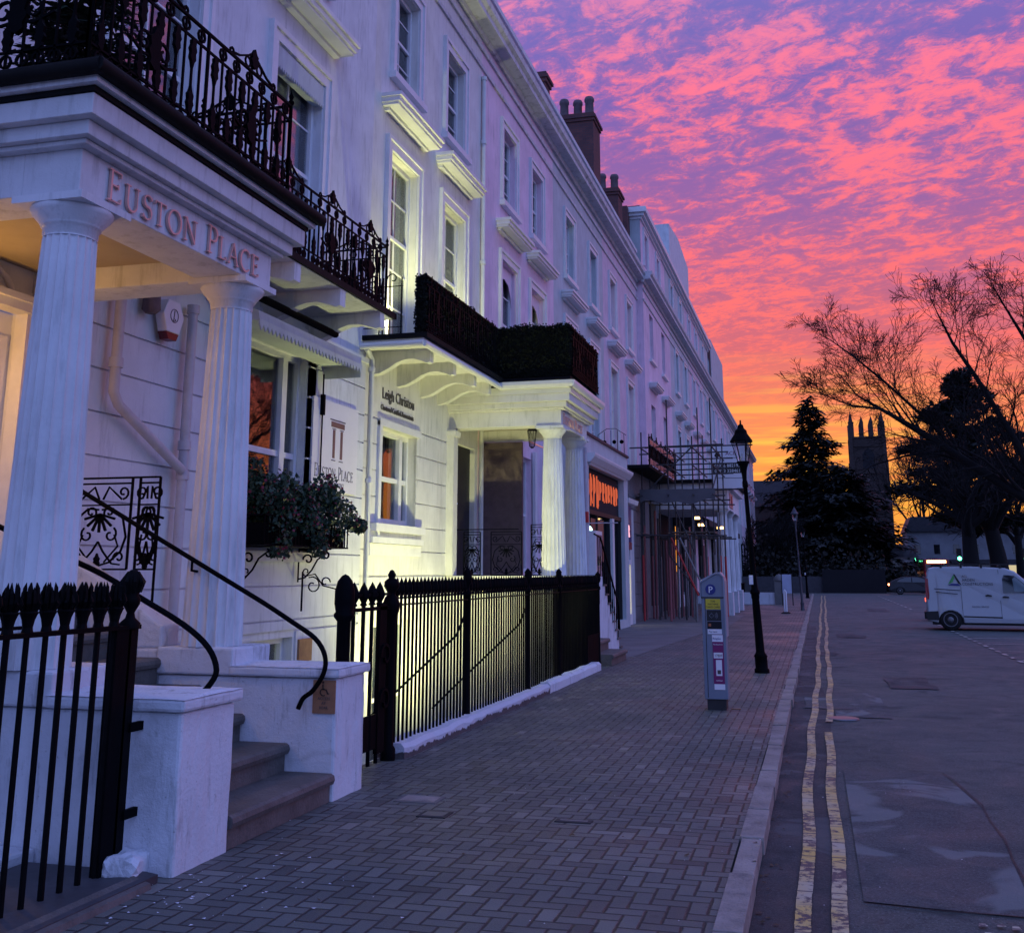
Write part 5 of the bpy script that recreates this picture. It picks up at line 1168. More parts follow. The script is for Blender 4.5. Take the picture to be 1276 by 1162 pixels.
# ================================================================ street furniture
mt=thing('parking_meter','grey pay machine with blue P disc and stickers standing on the pavers','parking machine',(-1.36,14.85,0))
x0,x1,y0,y1=-1.50,-1.20,14.70,15.0
m=MB(); m.box(x0+.03,x1-.03,y0+.02,y1-.02,0,.13); m.build('base',M['m_dark'],mt)
m=MB(); m.prism([(x0+.008,.13),(x1-.0,.13),(x1,1.60),(x1-.012,1.66),(x1-.05,1.70),(x1-.10,1.69),(x0+.02,1.60),(x0,1.575),(x0,.13)],y0,y1,'y'); m.build('cabinet',M['meter'],mt,bevel=.012)
m=MB(); m.prism([(x1-.004,.9),(x1+.012,.9),(x1+.012,1.60),(x1-.004,1.66),(x1-.05,1.715),(x1-.11,1.71),(x0-.01,1.61),(x0-.012,1.4),(x0-.002,1.4),(x0-.002,1.58),(x1-.11,1.69),(x1-.05,1.69),(x1-.012,1.65)],y0-.02,y1+.02,'y'); m.build('hood_rim',M['meter_lt'],mt)
m=MB(); m.box(x0,x1-.01,y0-.012,y0-.001,1.385,1.40); m.box(x0+.045,x0+.052,y0-.006,y0+.002,.15,1.38); m.build('panel_seam',M['m_dark'],mt)
fy_=y0-.004
def disc(m,cx,cz,r,y,n=28): m.prism([(cx+r*math.cos(2*math.pi*i/n),cz+r*math.sin(2*math.pi*i/n)) for i in range(n)],y,y+.006,'y')
m=MB(); disc(m,-1.375,1.495,.066,fy_-.004); m.build('p_disc',M['m_blue'],mt); text('lettering','P',.085,M['text_white'],mt,(-1.405,fy_-.0055,1.452),(1,0,0),ext=.002)
def lab(nm,a,b,c,d,mat,k=0): m=MB(); m.box(a,b,fy_-.003-k*.001,fy_+.003,c,d); return m.build(nm,mat,mt)
lab('yellow_label',-1.445,-1.255,1.245,1.375,M['m_yellow'])
for i,s_ in enumerate(('THIS','MACHINE','TAKES CARD')): text('lettering',s_,.022,M['text_black'],mt,(-1.35,fy_-.0045,1.335-i*.036),(1,0,0),ext=.001,align='CENTER')
lab('card_reader',-1.435,-1.25,1.10,1.235,M['plastic']); m=MB(); q=Pl(m,(-1.345,fy_-.005,1.165),(1,0,0)); 
for a in(.02,.035,.05): q.line(arc(0,0,a,-50,50,6),.002)
q.line([(-.06,0),(-.03,.03),(-.0,0),(-.03,-.03),(-.06,0)],.002); m.build('contactless_symbol',M['meter_lt'],mt)
lab('screen',-1.432,-1.248,1.0,1.09,M['dark']); lab('red_square',-1.415,-1.385,1.03,1.065,paint('orange_sticker',(.4,.12,.05),.5),1)
lab('white_label',-1.43,-1.25,.935,.995,M['sign_white']); text('lettering','Pay here',.022,M['text_dark'],mt,(-1.415,fy_-.0045,.955),(1,0,0),ext=.001)
lab('purple_label',-1.375,-1.235,.30+.02,.93,M['m_purple']); lab('white_label',-1.378,-1.240,.84,.925,M['sign_white'],1); text('lettering','RingGo',.026,M['m_blue'],mt,(-1.37,fy_-.0055,.868),(1,0,0),ext=.001,sx=.95)
lab('white_label',-1.365,-1.25,.635,.705,M['sign_white'],1); text('lettering','17809',.034,M['text_black'],mt,(-1.355,fy_-.0055,.652),(1,0,0),ext=.001,sx=.85)
lab('white_label',-1.34,-1.265,.42,.615,M['sign_white'],1); lab('code_patch',-1.325,-1.28,.44,.49,M['text_dark'],2); text('lettering','Pay by phone',.016,M['text_white'],mt,(-1.365,fy_-.0045,.80),(1,0,0),ext=.001); text('lettering','cashless',.018,M['text_white'],mt,(-1.345,fy_-.0045,.355),(1,0,0),ext=.001)
lab('white_label',-1.37,-1.235,.25,.318,M['sign_white'])
m=MB(); m.box(-1.18,-1.06,14.83,14.86,.002,.012); o=m.build('ground_plate',M['brass']); tag(o,'tiny pale metal strip on the pavers right of the pay machine','plate')
def street_lamp(label,x,y,lean,h,fat,grey,lit=False,sc_=1.0):
    t=thing('street_lamp',label,'street lamp',(x,y,0),group='heritage lamp posts along the kerb'); mt_=M['iron'] if not grey else paint('grey_lamp_paint',(.06,.06,.075),.5)
    k=h/4.5
    def ln(z): return (x+lean*z/h,y,z)
    s=.86 if fat else .68
    m=MB(); prof=[(.15,0),(.15,.06),(.125,.08),(.125,.26),(.14,.28),(.10,.33),(.088,.36),(.075,1.25),(.085,1.27),(.085,1.33),(.10,1.34),(.10,1.38),(.07,1.42),(.062,1.5),(.055,2.2),(.062,2.22),(.062,2.3),(.05,2.33),(.042,3.2),(.06,3.22),(.06,3.30),(.045,3.34),(.05,3.42),(.06,3.5),(.075,3.56),(.12,3.66)]
    vs=[];fs=[];n=16
    for (rr_,z) in prof:
        c=ln(z*k)
        for j in range(n): a=2*math.pi*j/n; vs.append((c[0]+rr_*s*math.cos(a),c[1]+rr_*s*math.sin(a),z*k))
    fs=[(i*n+j,i*n+(j+1)%n,(i+1)*n+(j+1)%n,(i+1)*n+j) for i in range(len(prof)-1) for j in range(n)]; m.add(vs,fs,True); m.build('column',mt_,t)
    z=3.66*k; c=ln(z); S=.88 if fat else .76
    m=MB()
    for j in range(6):
        a=j*math.pi/3; m.bar((c[0]+.10*S*math.cos(a),c[1]+.10*S*math.sin(a),z),(c[0]+.20*S*math.cos(a)+lean*.09,c[1]+.20*S*math.sin(a),z+.42*S),.012*S)
    d=lean*.09; m.lathe([(.13*S,-.02),(.13*S,.02)],c,6,smooth=False); m.lathe([(.235*S,.42*S),(.225*S,.46*S),(.13*S,.60*S),(.12*S,.66*S),(.07*S,.71*S),(.05*S,.78*S),(.02*S,.80*S),(.015*S,.88*S)],(c[0]+d,c[1],z),12,smooth=False); m.build('lantern_frame',mt_,t)
    m=MB(); m.lathe([(.10*S,.02),(.19*S,.42*S)],(c[0]+d*.5,c[1],z),6,smooth=False,caps=False); m.build('glass',M['lampglass'],t)
    m=MB(); m.lathe([(.07*S,.0),(.06*S,.06*S),(.02*S,.10*S),(.02*S,.16*S)],(c[0]+d*.4,c[1],z+.02),10); m.build('lamp_bulb',M['sign_white'],t)
    if fat:
        m=MB(); cc=ln(1.65); m.box(cc[0]-.075,cc[0]-.005,cc[1]-.075,cc[1]-.068,1.50,1.66) ; m.build('sticker',M['sign_white'],t)
    return t
street_lamp('black heritage lamp post leaning slightly left beside the kerb, nearest the camera',-1.05,20.2,-.20,4.5,True,False)
street_lamp('slim grey lamp post leaning left near the far end of the pavement',-.79,52.9,-.16,4.95,False,True)
street_lamp('thick-based black lamp post farthest away, before the dark boundary wall',-.80,77,-.10,4.9,True,False)
# hoop post, notice board, stone pillar, low wall
t=thing('hoop_post','pale slim post with a dark splayed foot on the far pavement','bollard',(-1.42,48.6,0)); m=MB(); m.tube([(-1.47,48.6,0),(-1.47,48.6,.9),(-1.44,48.6,.97),(-1.39,48.6,.9),(-1.39,48.6,0)],.035,8); m.build('hoop',M['sign_white'],t); m=MB(); m.prism([(-1.65,0),(-1.2,0),(-1.3,.07),(-1.55,.07)],48.4,48.8,'y'); m.build('foot',M['plastic'],t)
t=thing('notice_board','pale blue rectangular notice board on short legs beside the stone pillar','sign',(-1.75,60,0)); m=MB(); m.box(-1.88,-1.40,60,60.05,.62,1.58); m.build('board',paint('pale_blue_board',(.42,.46,.60),.5),t); m=MB(); m.box(-1.93,-1.88,59.99,60.06,0,1.60); m.box(-1.40,-1.35,59.99,60.06,0,1.60); m.build('leg',M['plastic'],t)
for i in range(5): m=MB(); m.box(-1.8,-1.5+.05*(i%2),59.988,59.999,1.45-i*.16,1.47-i*.16); m.build('text_line',M['text_dark'],t) if False else None
t=thing('stone_pillar','low round-topped pale stone pillar at the end of the low wall','pillar',(-2.1,62,0)); m=MB(); m.box(-2.35,-1.85,61.8,62.2,0,1.25); m.build('shaft',M['slab'],t); m=MB(); m.lathe([(.30,1.25),(.30,1.32),(.24,1.45),(.12,1.56),(0,1.6)],(-2.1,62,0),14,caps=False); m.build('cap',M['slab'],t)
m=MB(); m.box(-6.5,-2.37,61.9,62.1,0,.62); o=m.build('low_wall',M['pier']); tag(o,'low pale wall running from the shops to the round-topped pillar','wall')
# ================================================================ third portico (far) with red plaque
pt=thing('shop_portico','far white three-column portico with a pinkish end panel behind the near lamp post','portico',(-4.5,50,0))
for y in(46.2,49.2,52.2): column(pt,-3.72,y,.9,4.25,.24,.19); m=MB(); m.box(-4.05,-3.4,y-.33,y+.33,0,.9); m.build('pedestal',M['pier'],pt)
m=MB(); m.box(-6.7,-3.45,45.85,52.6,4.25,5.05); m.box(-6.7,-3.25,45.65,52.8,5.05,5.3); m.build('entablature',M['stucco'],pt)
m=MB(); m.box(-6.7,-3.1,45.5,52.95,5.3,5.45); m.build('dark_roof_edge',M['gutter_black'],pt)
m=MB(); m.box(-3.448,-3.42,46.6,48.4,4.35,4.95); m.build('fascia_panel',paint('rose_panel',(.5,.24,.24),.5),pt)
m=MB(); m.box(-3.418,-3.405,47.3,47.5,4.45,4.85); m.box(-3.418,-3.405,47.7,47.9,4.45,4.85); m.build('panel_mark',M['red'],pt)
t=thing('shop_railing','dark railings and shopfront beyond the far portico','railing',(-4,60,0)); m=MB(); 
for i in range(30): m.bar((-4.1,54+i*.35,0),(-4.1,54+i*.35,1.1),.02)
m.bar((-4.1,54,1.1),(-4.1,64.3,1.1),.03); m.build('bars',M['iron'],t)
t=thing('dark_shop_canopy','dark projecting shop canopy beyond the far portico','canopy',(-5.5,62,3)); m=MB(); m.prism([(-6.7,5.0),(-5.0,4.2),(-5.0,3.9),(-6.7,3.9)],54,76,'y'); m.build('canopy',M['dark'],t)
# ================================================================ scaffolding
scf=thing('scaffolding','grey tube scaffold with red and pale pole sleeves in front of the shops','scaffolding',(-4.7,42.5,0))
r=random.Random(17)
def pole(p,q,rad=.026,mat='scaf',nm='pole'): m=MB(); m.bar(p,q,rad,6); m.build(nm,M[mat],scf)
ys=(39.6,41.9,44.2); xs=(-6.05,-5.1,-4.2,-3.5)
for yi,y in enumerate(ys):
    for xi,x in enumerate(xs):
        tp=7.9 if (xi,yi) in((1,0),(2,1),(3,0)) else 6.6+r.uniform(-.3,.5); pole((x,y,.0),(x+r.uniform(-.04,.04),y,tp))
        mt_='red' if (xi+yi)%4==0 or (xi,yi)==(3,2) else 'pinkpole' if (xi+yi)%3==1 else 'scafpale'; pole((x,y,.02),(x,y,2.3),.042,mt_,'pole_sleeve')
for y in ys:
    for z in(3.0,4.35,5.5,6.15): pole((xs[0]-.4,y-.05,z),(xs[-1]+.45,y-.05,z+r.uniform(-.05,.05)))
for x in xs:
    for z in(3.05,4.4,5.45,6.1): pole((x+.05,ys[0]-.5,z),(x+.05,ys[-1]+.5,z))
for a,b in(((-5.1,39.55,2.3),(-3.6,39.55,.3)),((-6,39.5,4.4),(-4.2,39.5,6.1)),((-3.55,39.6,4.4),(-3.55,44.2,6.1)),((-4.2,39.5,2.4),(-5.0,39.5,4.3)),((-3.6,39.55,2.9),(-4.3,39.5,4.3))): pole(a,b)
pole((-5.0,39.4,2.9),(-4.1,39.4,.9),.035,'red','brace_sleeve'); pole((-4.7,39.4,2.9),(-3.8,39.4,.9),.035,'scafpale','brace_sleeve')
r2=random.Random(4)
for i in range(30):
    x=-6.2+i*.095; yy=r2.uniform(40.2,44.5); pole((x,yy,.02),(x+r2.uniform(-.03,.03),yy,r2.uniform(2.3,4.3)),.036,r2.choice(['scafpale','scaf','pinkpole','scafpale','scaf']),'pole_sleeve')
for z,x0_ in((4.45,-6.2),(3.08,-5.0)):
    m=MB()
    for i in range(5): m.box(x0_,-3.45,39.6+i*.24,39.82+i*.24,z,z+.04)
    m.build('deck_board',M['plank'],scf)
m=MB(); 
vs=[];fs=[]
for i in range(13):
    x=-6.1+2.7*i/12; s_=.12*math.sin(i*1.3)+.10*math.sin(i*.7); vs+=[(x,39.45,4.62+.05*s_),(x,39.40,4.15+s_*.5)]
fs=[(2*i,2*i+2,2*i+3,2*i+1) for i in range(12)]; m.add(vs,fs,True); m.build('debris_sheet',paint('grey_debris_sheet',(.10,.095,.105),.8),scf)
for (x,y,z) in((-4.35,42,3.7),(-4.2,42.2,3.45),(-3.65,44,3.4)):
    m=MB(); m.box(x-.12,x+.12,y,y+.04,z-.04,z+.05); o=m.build('shop_strip_light',M['warm']); tag(o,{3.7:'upper of the two warm strip lights glowing behind the scaffold poles',3.45:'lower of the two warm strip lights glowing behind the scaffold poles',3.4:'small warm light by the right end of the scaffold near the columns'}[z],'light')
# railing panels and coral-coloured wind-break boards on the far balcony
bp=thing('balcony_barrier','low balcony railing with dark panel strips above the shops before the scaffold','balcony railing',(-5.5,40,5.4)); m=MB(); ornate(m,(-5.5,38.0,5.38),(-5.5,45.5,5.38),.95,1.25,sp=.3,crest=True); m.build('railing',M['iron'],bp); m=MB(); m.box(-5.53,-5.515,38.1,45.4,5.65,6.1); m.build('panel',M['dark'],bp)
bp2=thing('balcony_barrier','reddish windbreak boards tied inside the scaffolding','barrier',(-5.4,42,5.4)); m=MB(); 
for i in range(8): m.box(-5.50,-5.485,38.15+i*.9,38.9+i*.9,6.12,6.28); m.box(-5.50,-5.485,38.15+i*.9,38.9+i*.9,5.42,5.60)
m.build('board',paint('coral_board',(.45,.14,.12),.4),bp2)
fan=thing('fan_railing','thin iron fan-shaped screen above the restaurant parapet','iron screen',(-6,35.9,5.4)); m=MB(); q=Pl(m,(-6.9,35.8,5.45),(1,0,0))
for a in(0,.22,.44,.66,.88): q.line([(a,0),(a,.75+.15*math.sin(a*3.3))],.012)
q.line([(0,.75),(.3,.95),(.6,.95),(.95,.72)],.012); q.line([(0,0),(.95,0)],.012)
for a in(.22,.55,.8): q.flat([(a+.07*math.cos(k),.5+.07*math.sin(k)) for k in [i*.785 for i in range(8)]],.01)
m.build('screen',M['iron'],fan)
# estate agent board
eb=thing('agent_board','estate agent board with black spade and phone numbers, high behind the near lamp','sign',(-4.4,46,6)); bx0,bx1,by=-3.93,-2.62,45.0
def px(u,v): return (-3.95+u*1.33, 5.02+ (1-v)*1.72)
m=MB(); m.box(bx0,bx1,by,by+.03,5.02,6.72); m.build('board',M['sign_white'],eb); m=MB(); m.box(bx0,bx1,by-.008,by-.001,5.62,6.05); m.build('phone_band',M['text_black'],eb)
m=MB(); q=Pl(m,(-3.72,by-.005,6.3),(1,0,0)); q.flat([(0,.25),(.06,.16),(.12,.08),(.12,.02),(.07,-.01),(.02,.02),(.04,-.08),(-.04,-.08),(-.02,.02),(-.07,-.01),(-.12,.02),(-.12,.08),(-.06,.16)],.004); m.build('spade_emblem',M['text_black'],eb)
text('lettering','ACE',.16,paint('plum_lettering',(.2,.03,.08),.5),eb,(-3.40,by-.006,6.36),(1,0,0),ext=.002); text('lettering','SCAFFOLDING',.06,M['text_dark'],eb,(-3.52,by-.006,6.22),(1,0,0),ext=.002)
text('lettering','01926 882192',.13,M['text_white'],eb,(-3.86,by-.012,5.87),(1,0,0),ext=.002,sx=1.0); text('lettering','07973 228461',.13,M['text_white'],eb,(-3.86,by-.012,5.66),(1,0,0),ext=.002,sx=1.0)
m=MB(); m.box(-3.8,-2.75,by-.006,by-.001,5.42,5.44); m.build('rule_line',M['text_dark'],eb)
m=MB(); m.bar((-6.7,by+.06,6.76),(-2.3,by+.06,6.76),.03,6); m.bar((-6.7,by+.06,4.98),(-2.7,by+.06,4.98),.03,6); m.build('bracket',M['scaf'],eb)
# ================================================================ vehicles
def outline_arch(pts,wheels,rw,z0):
    """bottom edge with wheel arches inserted; pts = upper outline from front-bottom going over the roof to rear-bottom"""
    out=list(pts)
    for (cx) in wheels:   # travelling from rear to front along the bottom
        out+=[(cx-rw*math.cos(R(a)),max(z0,0)+rw*math.sin(R(a))) for a in range(0,181,20)]
    return out
def wheel(par,x,y,r,side,name='wheel',w=.20):
    t=MB(); s=side
    T=Matrix.Translation((x,y,r))@Matrix.Rotation(math.pi/2*s,4,'X'); t.T=T
    t.lathe([(r*.62,-.02),(r*.93,-.02),(r,.02),(r,w-.02),(r*.93,w),(.1,w)],(0,0,0),26); o=t.build(name,M['tyre'],par,base=(0,0,0)) if False else t
    me=t.mesh('wheel',M['tyre']); o=inst('wheel',me,par)
    t=MB(); t.T=T; t.lathe([(r*.66,-.015),(r*.60,-.035),(r*.55,-.01),(r*.30,.0),(r*.26,-.03),(r*.1,-.04),(0,-.04)],(0,0,0),26,caps=False)
    for k in range(8):
        a=k*math.pi/4; 
    inst('rim',t.mesh('rim',M['rim']),o); return o
def vehicle(name,label,cat,loc,rz,L,Wd,top,wheels,rw,bodym,wins,z0=.24,group=None,inset=.13,roofz=1.0,bump=True):
    """local: x forward from rear bumper, y to the left; side outline extruded with tumblehome"""
    v=thing(name,label,cat,loc,rz,group); ol=outline_arch(top,wheels,rw*1.16,z0)
    n=len(ol); hw=Wd/2; m=MB(); zr=max(z for x,z in ol)
    rings=[]
    def sec(z): 
        u=max(0,(z-zr*.5)/(zr*.5)); return hw-inset*u**1.4
    vs=[];lv=(-1,-.93,-.93,.93,.93,1)
    cx=L/2
    def ring(side,k,shr):
        return [((x-cx)*(1-shr*.018)+cx, side*(sec(z)-(.0 if k else .05)), z0+(z-z0)*(1-shr*.02)) for x,z in ol]
    r1=ring(-1,1,1);r2=[(x,-(sec(z)-.07),z) for x,z in ol]; r3=[(x,(sec(z)-.07),z) for x,z in ol]; r4=ring(1,1,1)
    vs=r1+r2+r3+r4; fs=[tuple(range(n))[::-1],tuple(range(3*n,4*n))]
    for q in range(3): fs+=[(q*n+i,q*n+(i+1)%n,(q+1)*n+(i+1)%n,(q+1)*n+i) for i in range(n)]
    m.add(vs,fs,False); o=inst('body',m.mesh('body',bodym),v); mod=o.modifiers.new('b','BEVEL'); mod.width=.025; mod.segments=3; mod.limit_method='ANGLE'; mod.angle_limit=R(28)
    me=o.data
    m=MB(); m.box(.15,L-.15,-hw+.12,hw-.12,z0-.06,z0+.35); 
    for w in wheels: m.box(w-rw*1.15,w+rw*1.15,-hw+.1,hw-.1,.3,z0+rw*1.1)
    inst('underbody',m.mesh('underbody',M['plastic']),v)
    for w in wheels:
        for s_ in(-1,1): wheel(v,w,s_*(hw-.04),rw,s_)
    for nm,poly,mt_,off in wins:
        for s_ in(-1,1):
            m=MB(); k=len(poly); a=[(x,s_*(sec(z)-.012),z) for x,z in poly]; b=[(x,s_*(sec(z)+off),z) for x,z in poly]
            if s_<0: a,b=a[::-1],b[::-1]
            m.add(a+b,[tuple(range(k,2*k))[::-1],]+[(i,(i+1)%k,k+(i+1)%k,k+i) for i in range(k)],False); inst(nm,m.mesh(nm,mt_),v)
    v['sec']=0; del v['sec']
    return v,sec
van_top=[(4.154,.34),(4.189,.55),(4.154,.80),(4.004,.98),(3.564,1.12),(3.344,1.20),(2.684,1.83),(2.420,1.93),(1.408,1.985),(0.308,1.97),(0.141,1.93),(0.062,1.75),(0.000,1.05),(0.018,.34),(0.018,.30)]
van,sec=vehicle('work_van','silver builders van with a triangle logo and roof bars, parked at the right edge','van',(3.36,38.9,-.1),R(-6),4.18,1.92,van_top,(0.70,3.39),.335,M['van'],
 [('side_window',[(2.306,1.18),(2.306,1.60),(2.358,1.72),(2.658,1.70),(3.124,1.28),(3.186,1.16)],M['carglass'],.004),
  ('door_handle',[(1.778,1.06),(1.778,1.10),(1.848,1.12),(1.954,1.10),(1.971,1.06)],M['plastic'],.03),('door_handle',[(2.270,1.02),(2.270,1.06),(2.341,1.08),(2.446,1.06),(2.464,1.02)],M['plastic'],.03),
  ('side_moulding',[(1.100,.42),(1.100,.46),(2.218,.44),(2.218,.40)],M['plastic'],.012),('rear_bumper',[(0.000,.32),(-0.018,.5),(0.018,.58),(0.352,.60),(0.370,.32)],M['plastic'],.02),
  ('tail_light',[(0.013,1.0),(0.026,1.62),(0.114,1.60),(0.123,1.1),(0.106,.95)],M['tail_dim'],.012),
  ('door_seam',[(2.200,.40),(2.200,1.88),(2.211,1.88),(2.211,.40)],M['plastic'],.002),('door_seam',[(1.074,.36),(1.074,1.35),(1.084,1.35),(1.084,.36)],M['plastic'],.002),
  ('side_track',[(0.282,1.28),(0.282,1.30),(1.056,1.25),(1.056,1.23)],M['m_dark'],.004),('side_track',[(0.317,1.18),(0.317,1.20),(0.968,1.14),(0.968,1.12)],M['m_dark'],.004),
  ('window_opening_light',[(2.622,1.22),(2.596,1.60),(2.675,1.66),(3.080,1.27),(3.098,1.2)],paint('pale_car_glass',(.10,.15,.17),.08,spec=.8),.008)])
m=MB(); 
for x in(.5,1.1,1.7,2.25): m.box(x,x+.06,-.85,.85,1.99,2.03)
for y in(-.8,.8): m.box(.3,2.55,y-.02,y+.02,2.035,2.065)
for x in(.5,1.1,1.7,2.25):
    for y in(-.8,.8): m.box(x,x+.06,y-.03,y+.03,1.93,2.0)
inst('roof_bar',m.mesh('roof_bar',M['plastic']),van)
m=MB(); m.box(-.075,-.0,-.7,.7,.34,.56); inst('bumper',m.mesh('bumper',M['plastic']),van)
# logo on the side facing the street (local -y)
def vs_tri(poly,mt_,nm,off=.006):
    m=MB(); a=[(x*.9,-(sec(z)+off),z) for x,z in poly]; m.add(a,[tuple(range(len(a)))]); inst(nm,m.mesh(nm,mt_),van)
vs_tri([(.78,1.42),(.98,1.72),(1.02,1.66),(.95,1.5),(.82,1.44)],M['green'],'logo_green_stroke'); vs_tri([(.98,1.74),(1.03,1.74),(1.24,1.40),(1.12,1.46)],M['text_black'],'logo_black_stroke'); vs_tri([(.78,1.40),(.90,1.45),(1.10,1.45),(1.22,1.38)],M['m_blue'],'logo_blue_stroke',.008)
def vtext(s_,h,x,z,mt_,sx):
    x*=.88; sx*=.88
    cu=bpy.data.curves.new('t','FONT'); cu.body=s_; cu.size=h/.72; cu.extrude=0; o=bpy.data.objects.new('t',cu); col.objects.link(o)
    me=bpy.data.meshes.new_from_object(o.evaluated_get(bpy.context.evaluated_depsgraph_get())); bpy.data.objects.remove(o)
    for v in me.vertices: zz=z+v.co.y; v.co=Vector((x+v.co.x*sx,-(sec(zz)+.007),zz))
    me.materials.append(mt_); inst('lettering',me,van)
vtext('ACL',.075,1.28,1.64,M['scaf'],1); vtext('ARDEN',.085,1.28,1.52,M['text_black'],1.1); vtext('CONSTRUCTIONS',.085,1.28,1.40,M['text_black'],1.05); vtext('BUILDING SERVICES',.05,1.55,.72,M['text_black'],.9)
car_top=[(4.35,.3),(4.4,.5),(4.3,.72),(3.4,.92),(2.75,1.36),(2.2,1.44),(1.2,1.43),(.55,1.22),(.12,1.0),(.03,.75),(0,.4),(.03,.3)]
carw=[('side_window',[(.62,1.0),(.85,1.2),(1.3,1.35),(1.75,1.37),(1.75,.98)],M['carglass'],.005),('side_window',[(1.83,.98),(1.83,1.37),(2.25,1.36),(2.68,1.26),(3.05,.98)],M['carglass'],.005)]
def car(label,loc,rz,bm_,lights,seed=0):
    v,_s=vehicle('parked_car',label,'car',loc,rz,4.4,1.78,car_top,(.85,3.45),.31,bm_,carw,inset=.22,group='cars in the street')
    for y in(-.68,.68):
        m=MB(); m.box(-.02,.06,y-.14,y+.14,.72,.86); inst('tail_light',m.mesh('tail_light',M[lights]),v)
        m=MB(); m.box(4.33,4.41,y-.14,y+.14,.58,.70); inst('headlight',m.mesh('headlight',M['meter_lt']),v)
    m=MB(); m.quad((.66,-.55,1.22),(.66,.55,1.22),(1.2,.5,1.445),(1.2,-.5,1.445)); inst('rear_window',m.mesh('rear_window',M['carglass']),v)
    return v
car('dark car with one glowing tail lamp crossing the far junction before the dark bushes',(5.5,96.5,-.1),R(-2),M['car_dark'],'tail_bright')
car('red car mostly hidden behind the silver van, its rear showing at the van tail',(3.95,45.5,-.1),R(-8),M['car_red'],'tail')
car('pinkish red car showing above the van bonnet at the right edge',(11.8,70,-.1),R(70),M['car_red'],'tail_bright')
car('dark car with bright tail lamps at the far right edge',(14.2,72,-.1),R(80),M['car_dark'],'tail_bright')
car('dark car queued below the traffic lights between the tree trunks',(9.4,103,-.1),R(85),M['car_dark'],'tail_bright')
# ================================================================ traffic lights, church, distant buildings
for (x,y,lb) in((9.35,118,'green traffic light beside the white kiosk'),(12.0,104,'green traffic light between the two tree trunks'),(17.4,104,'green traffic light at the right edge beyond the van')):
    t=thing('traffic_light',lb,'traffic light',(x,y,0),group='traffic lights at the junction'); m=MB(); m.bar((x,y,0),(x,y,3.0),.06,8); m.build('pole',M['plastic'],t); m=MB(); m.box(x-.2,x+.2,y-.15,y+.15,2.6,3.7); m.build('signal_head',M['plastic'],t); m=MB(); m.T=Matrix.Translation((x,y-.16,2.85))@Matrix.Rotation(math.pi/2,4,'X'); m.lathe([(.17,0),(.14,.03),(0,.05)],(0,0,0),12,caps=False); me=m.mesh('green_lens',M['greenlight']); inst('green_lens',me,t,(-x,-y,0))
ch=thing('church_tower','tall dark square church tower with open battlements and four corner pinnacles','church tower',(7.8,163,0))
x0,x1,y0,y1=5.35,10.05,160,164.7
m=MB(); m.prism([(x0-.25,-.5),(x0-.25,9),(x0-.1,9.3),(x0-.1,15),(x0,15.3),(x0,20.2),(x1,20.2),(x1,15.3),(x1+.15,15),(x1+.15,9.3),(x1+.3,9),(x1+.3,-.5)],y0,y1,'y')
for x in(x0-.35,x1-.55):
    for y in(y0-.45,y1-.45): m.box(x,x+.9,y,y+.9,-.5,11.5); m.box(x+.1,x+.8,y+.1,y+.8,11.5,17); m.box(x+.2,x+.7,y+.2,y+.7,17,20.3)
for z in(9.1,15.1,18.9,20.1): m.box(x0-.15,x1+.15,y0-.15,y1+.15,z,z+.22)
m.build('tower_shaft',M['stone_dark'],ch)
m=MB(); m.prism([(6.9,15.8),(6.9,17.8),(7.3,18.4),(7.7,18.7),(8.1,18.4),(8.5,17.8),(8.5,15.8)],y0-.03,y0-.01,'y'); m.build('belfry_window',M['dark'],ch)
for x in(x0-.1,x1-.62):
    for y in(y0-.1,y1-.62):
        m=MB(); m.box(x,x+.72,y,y+.72,20.3,22.3); m.prism([(x-.05,22.3),(x+.77,22.3),(x+.77,22.42),(x+.5,22.5),(x+.38,24.0),(x+.34,24.0),(x+.22,22.5),(x-.05,22.42)],y+.2,y+.5,'y'); m.lathe([(.30,22.3),(.05,23.9),(.1,23.95),(0,24.1)],(x+.36,y+.36,0),4,smooth=False); m.build('pinnacle',M['stone_dark'],ch)
for (a,b,c,d) in((x0+1.45,x0+1.95,y0,y0+.5),(x1-1.95,x1-1.45,y0,y0+.5),(x0+1.45,x0+1.95,y1-.5,y1),(x1-1.95,x1-1.45,y1-.5,y1)): m=MB(); m.box(a,b,c,d,20.3,22.4); m.lathe([(.26,22.4),(0,23.3)],((a+b)/2,(c+d)/2,0),4,smooth=False); m.build('battlement_pier',M['stone_dark'],ch)
kk=thing('kiosk','small white lodge with a hipped slate roof beside the tower foot','lodge',(8.1,115,0)); m=MB(); m.box(6.9,9.1,114,117,0,3.1); m.prism([(6.2,0),(6.9,0),(6.9,2.6),(6.2,2.2)],114.5,117,'y'); m.build('wall',M['stucco_low'],kk); m=MB(); m.add([(6.5,113.6,3.1),(9.5,113.6,3.1),(9.5,117.4,3.1),(6.5,117.4,3.1),(7.6,115.5,4.35),(8.4,115.5,4.35)],[(0,1,5,4),(1,2,5),(2,3,4,5),(3,0,4),(0,3,2,1)]); m.build('roof',M['slate'],kk); m=MB(); m.box(8.6,8.85,113.97,113.99,1.1,2.3); m.box(9.0,9.08,113.9,113.98,0,3.1); m.prism([(6.9,2.1),(7.9,2.1),(7.7,2.6),(7.3,2.75),(6.9,2.8)],113.96,113.985,'y'); m.build('window',M['carglass'],kk)
m=MB(); m.box(.3,5.6,101.8,102.1,-.1,1.9); o=m.build('boundary_wall',M['dark']); tag(o,'dark boundary wall across the end of the street under the big conifer','wall')
m=MB(); m.box(-7,.3,102.2,102.5,-.1,1.3); o=m.build('boundary_wall',M['slate']); tag(o,'low dark boundary wall left of the distant lamp posts','wall')
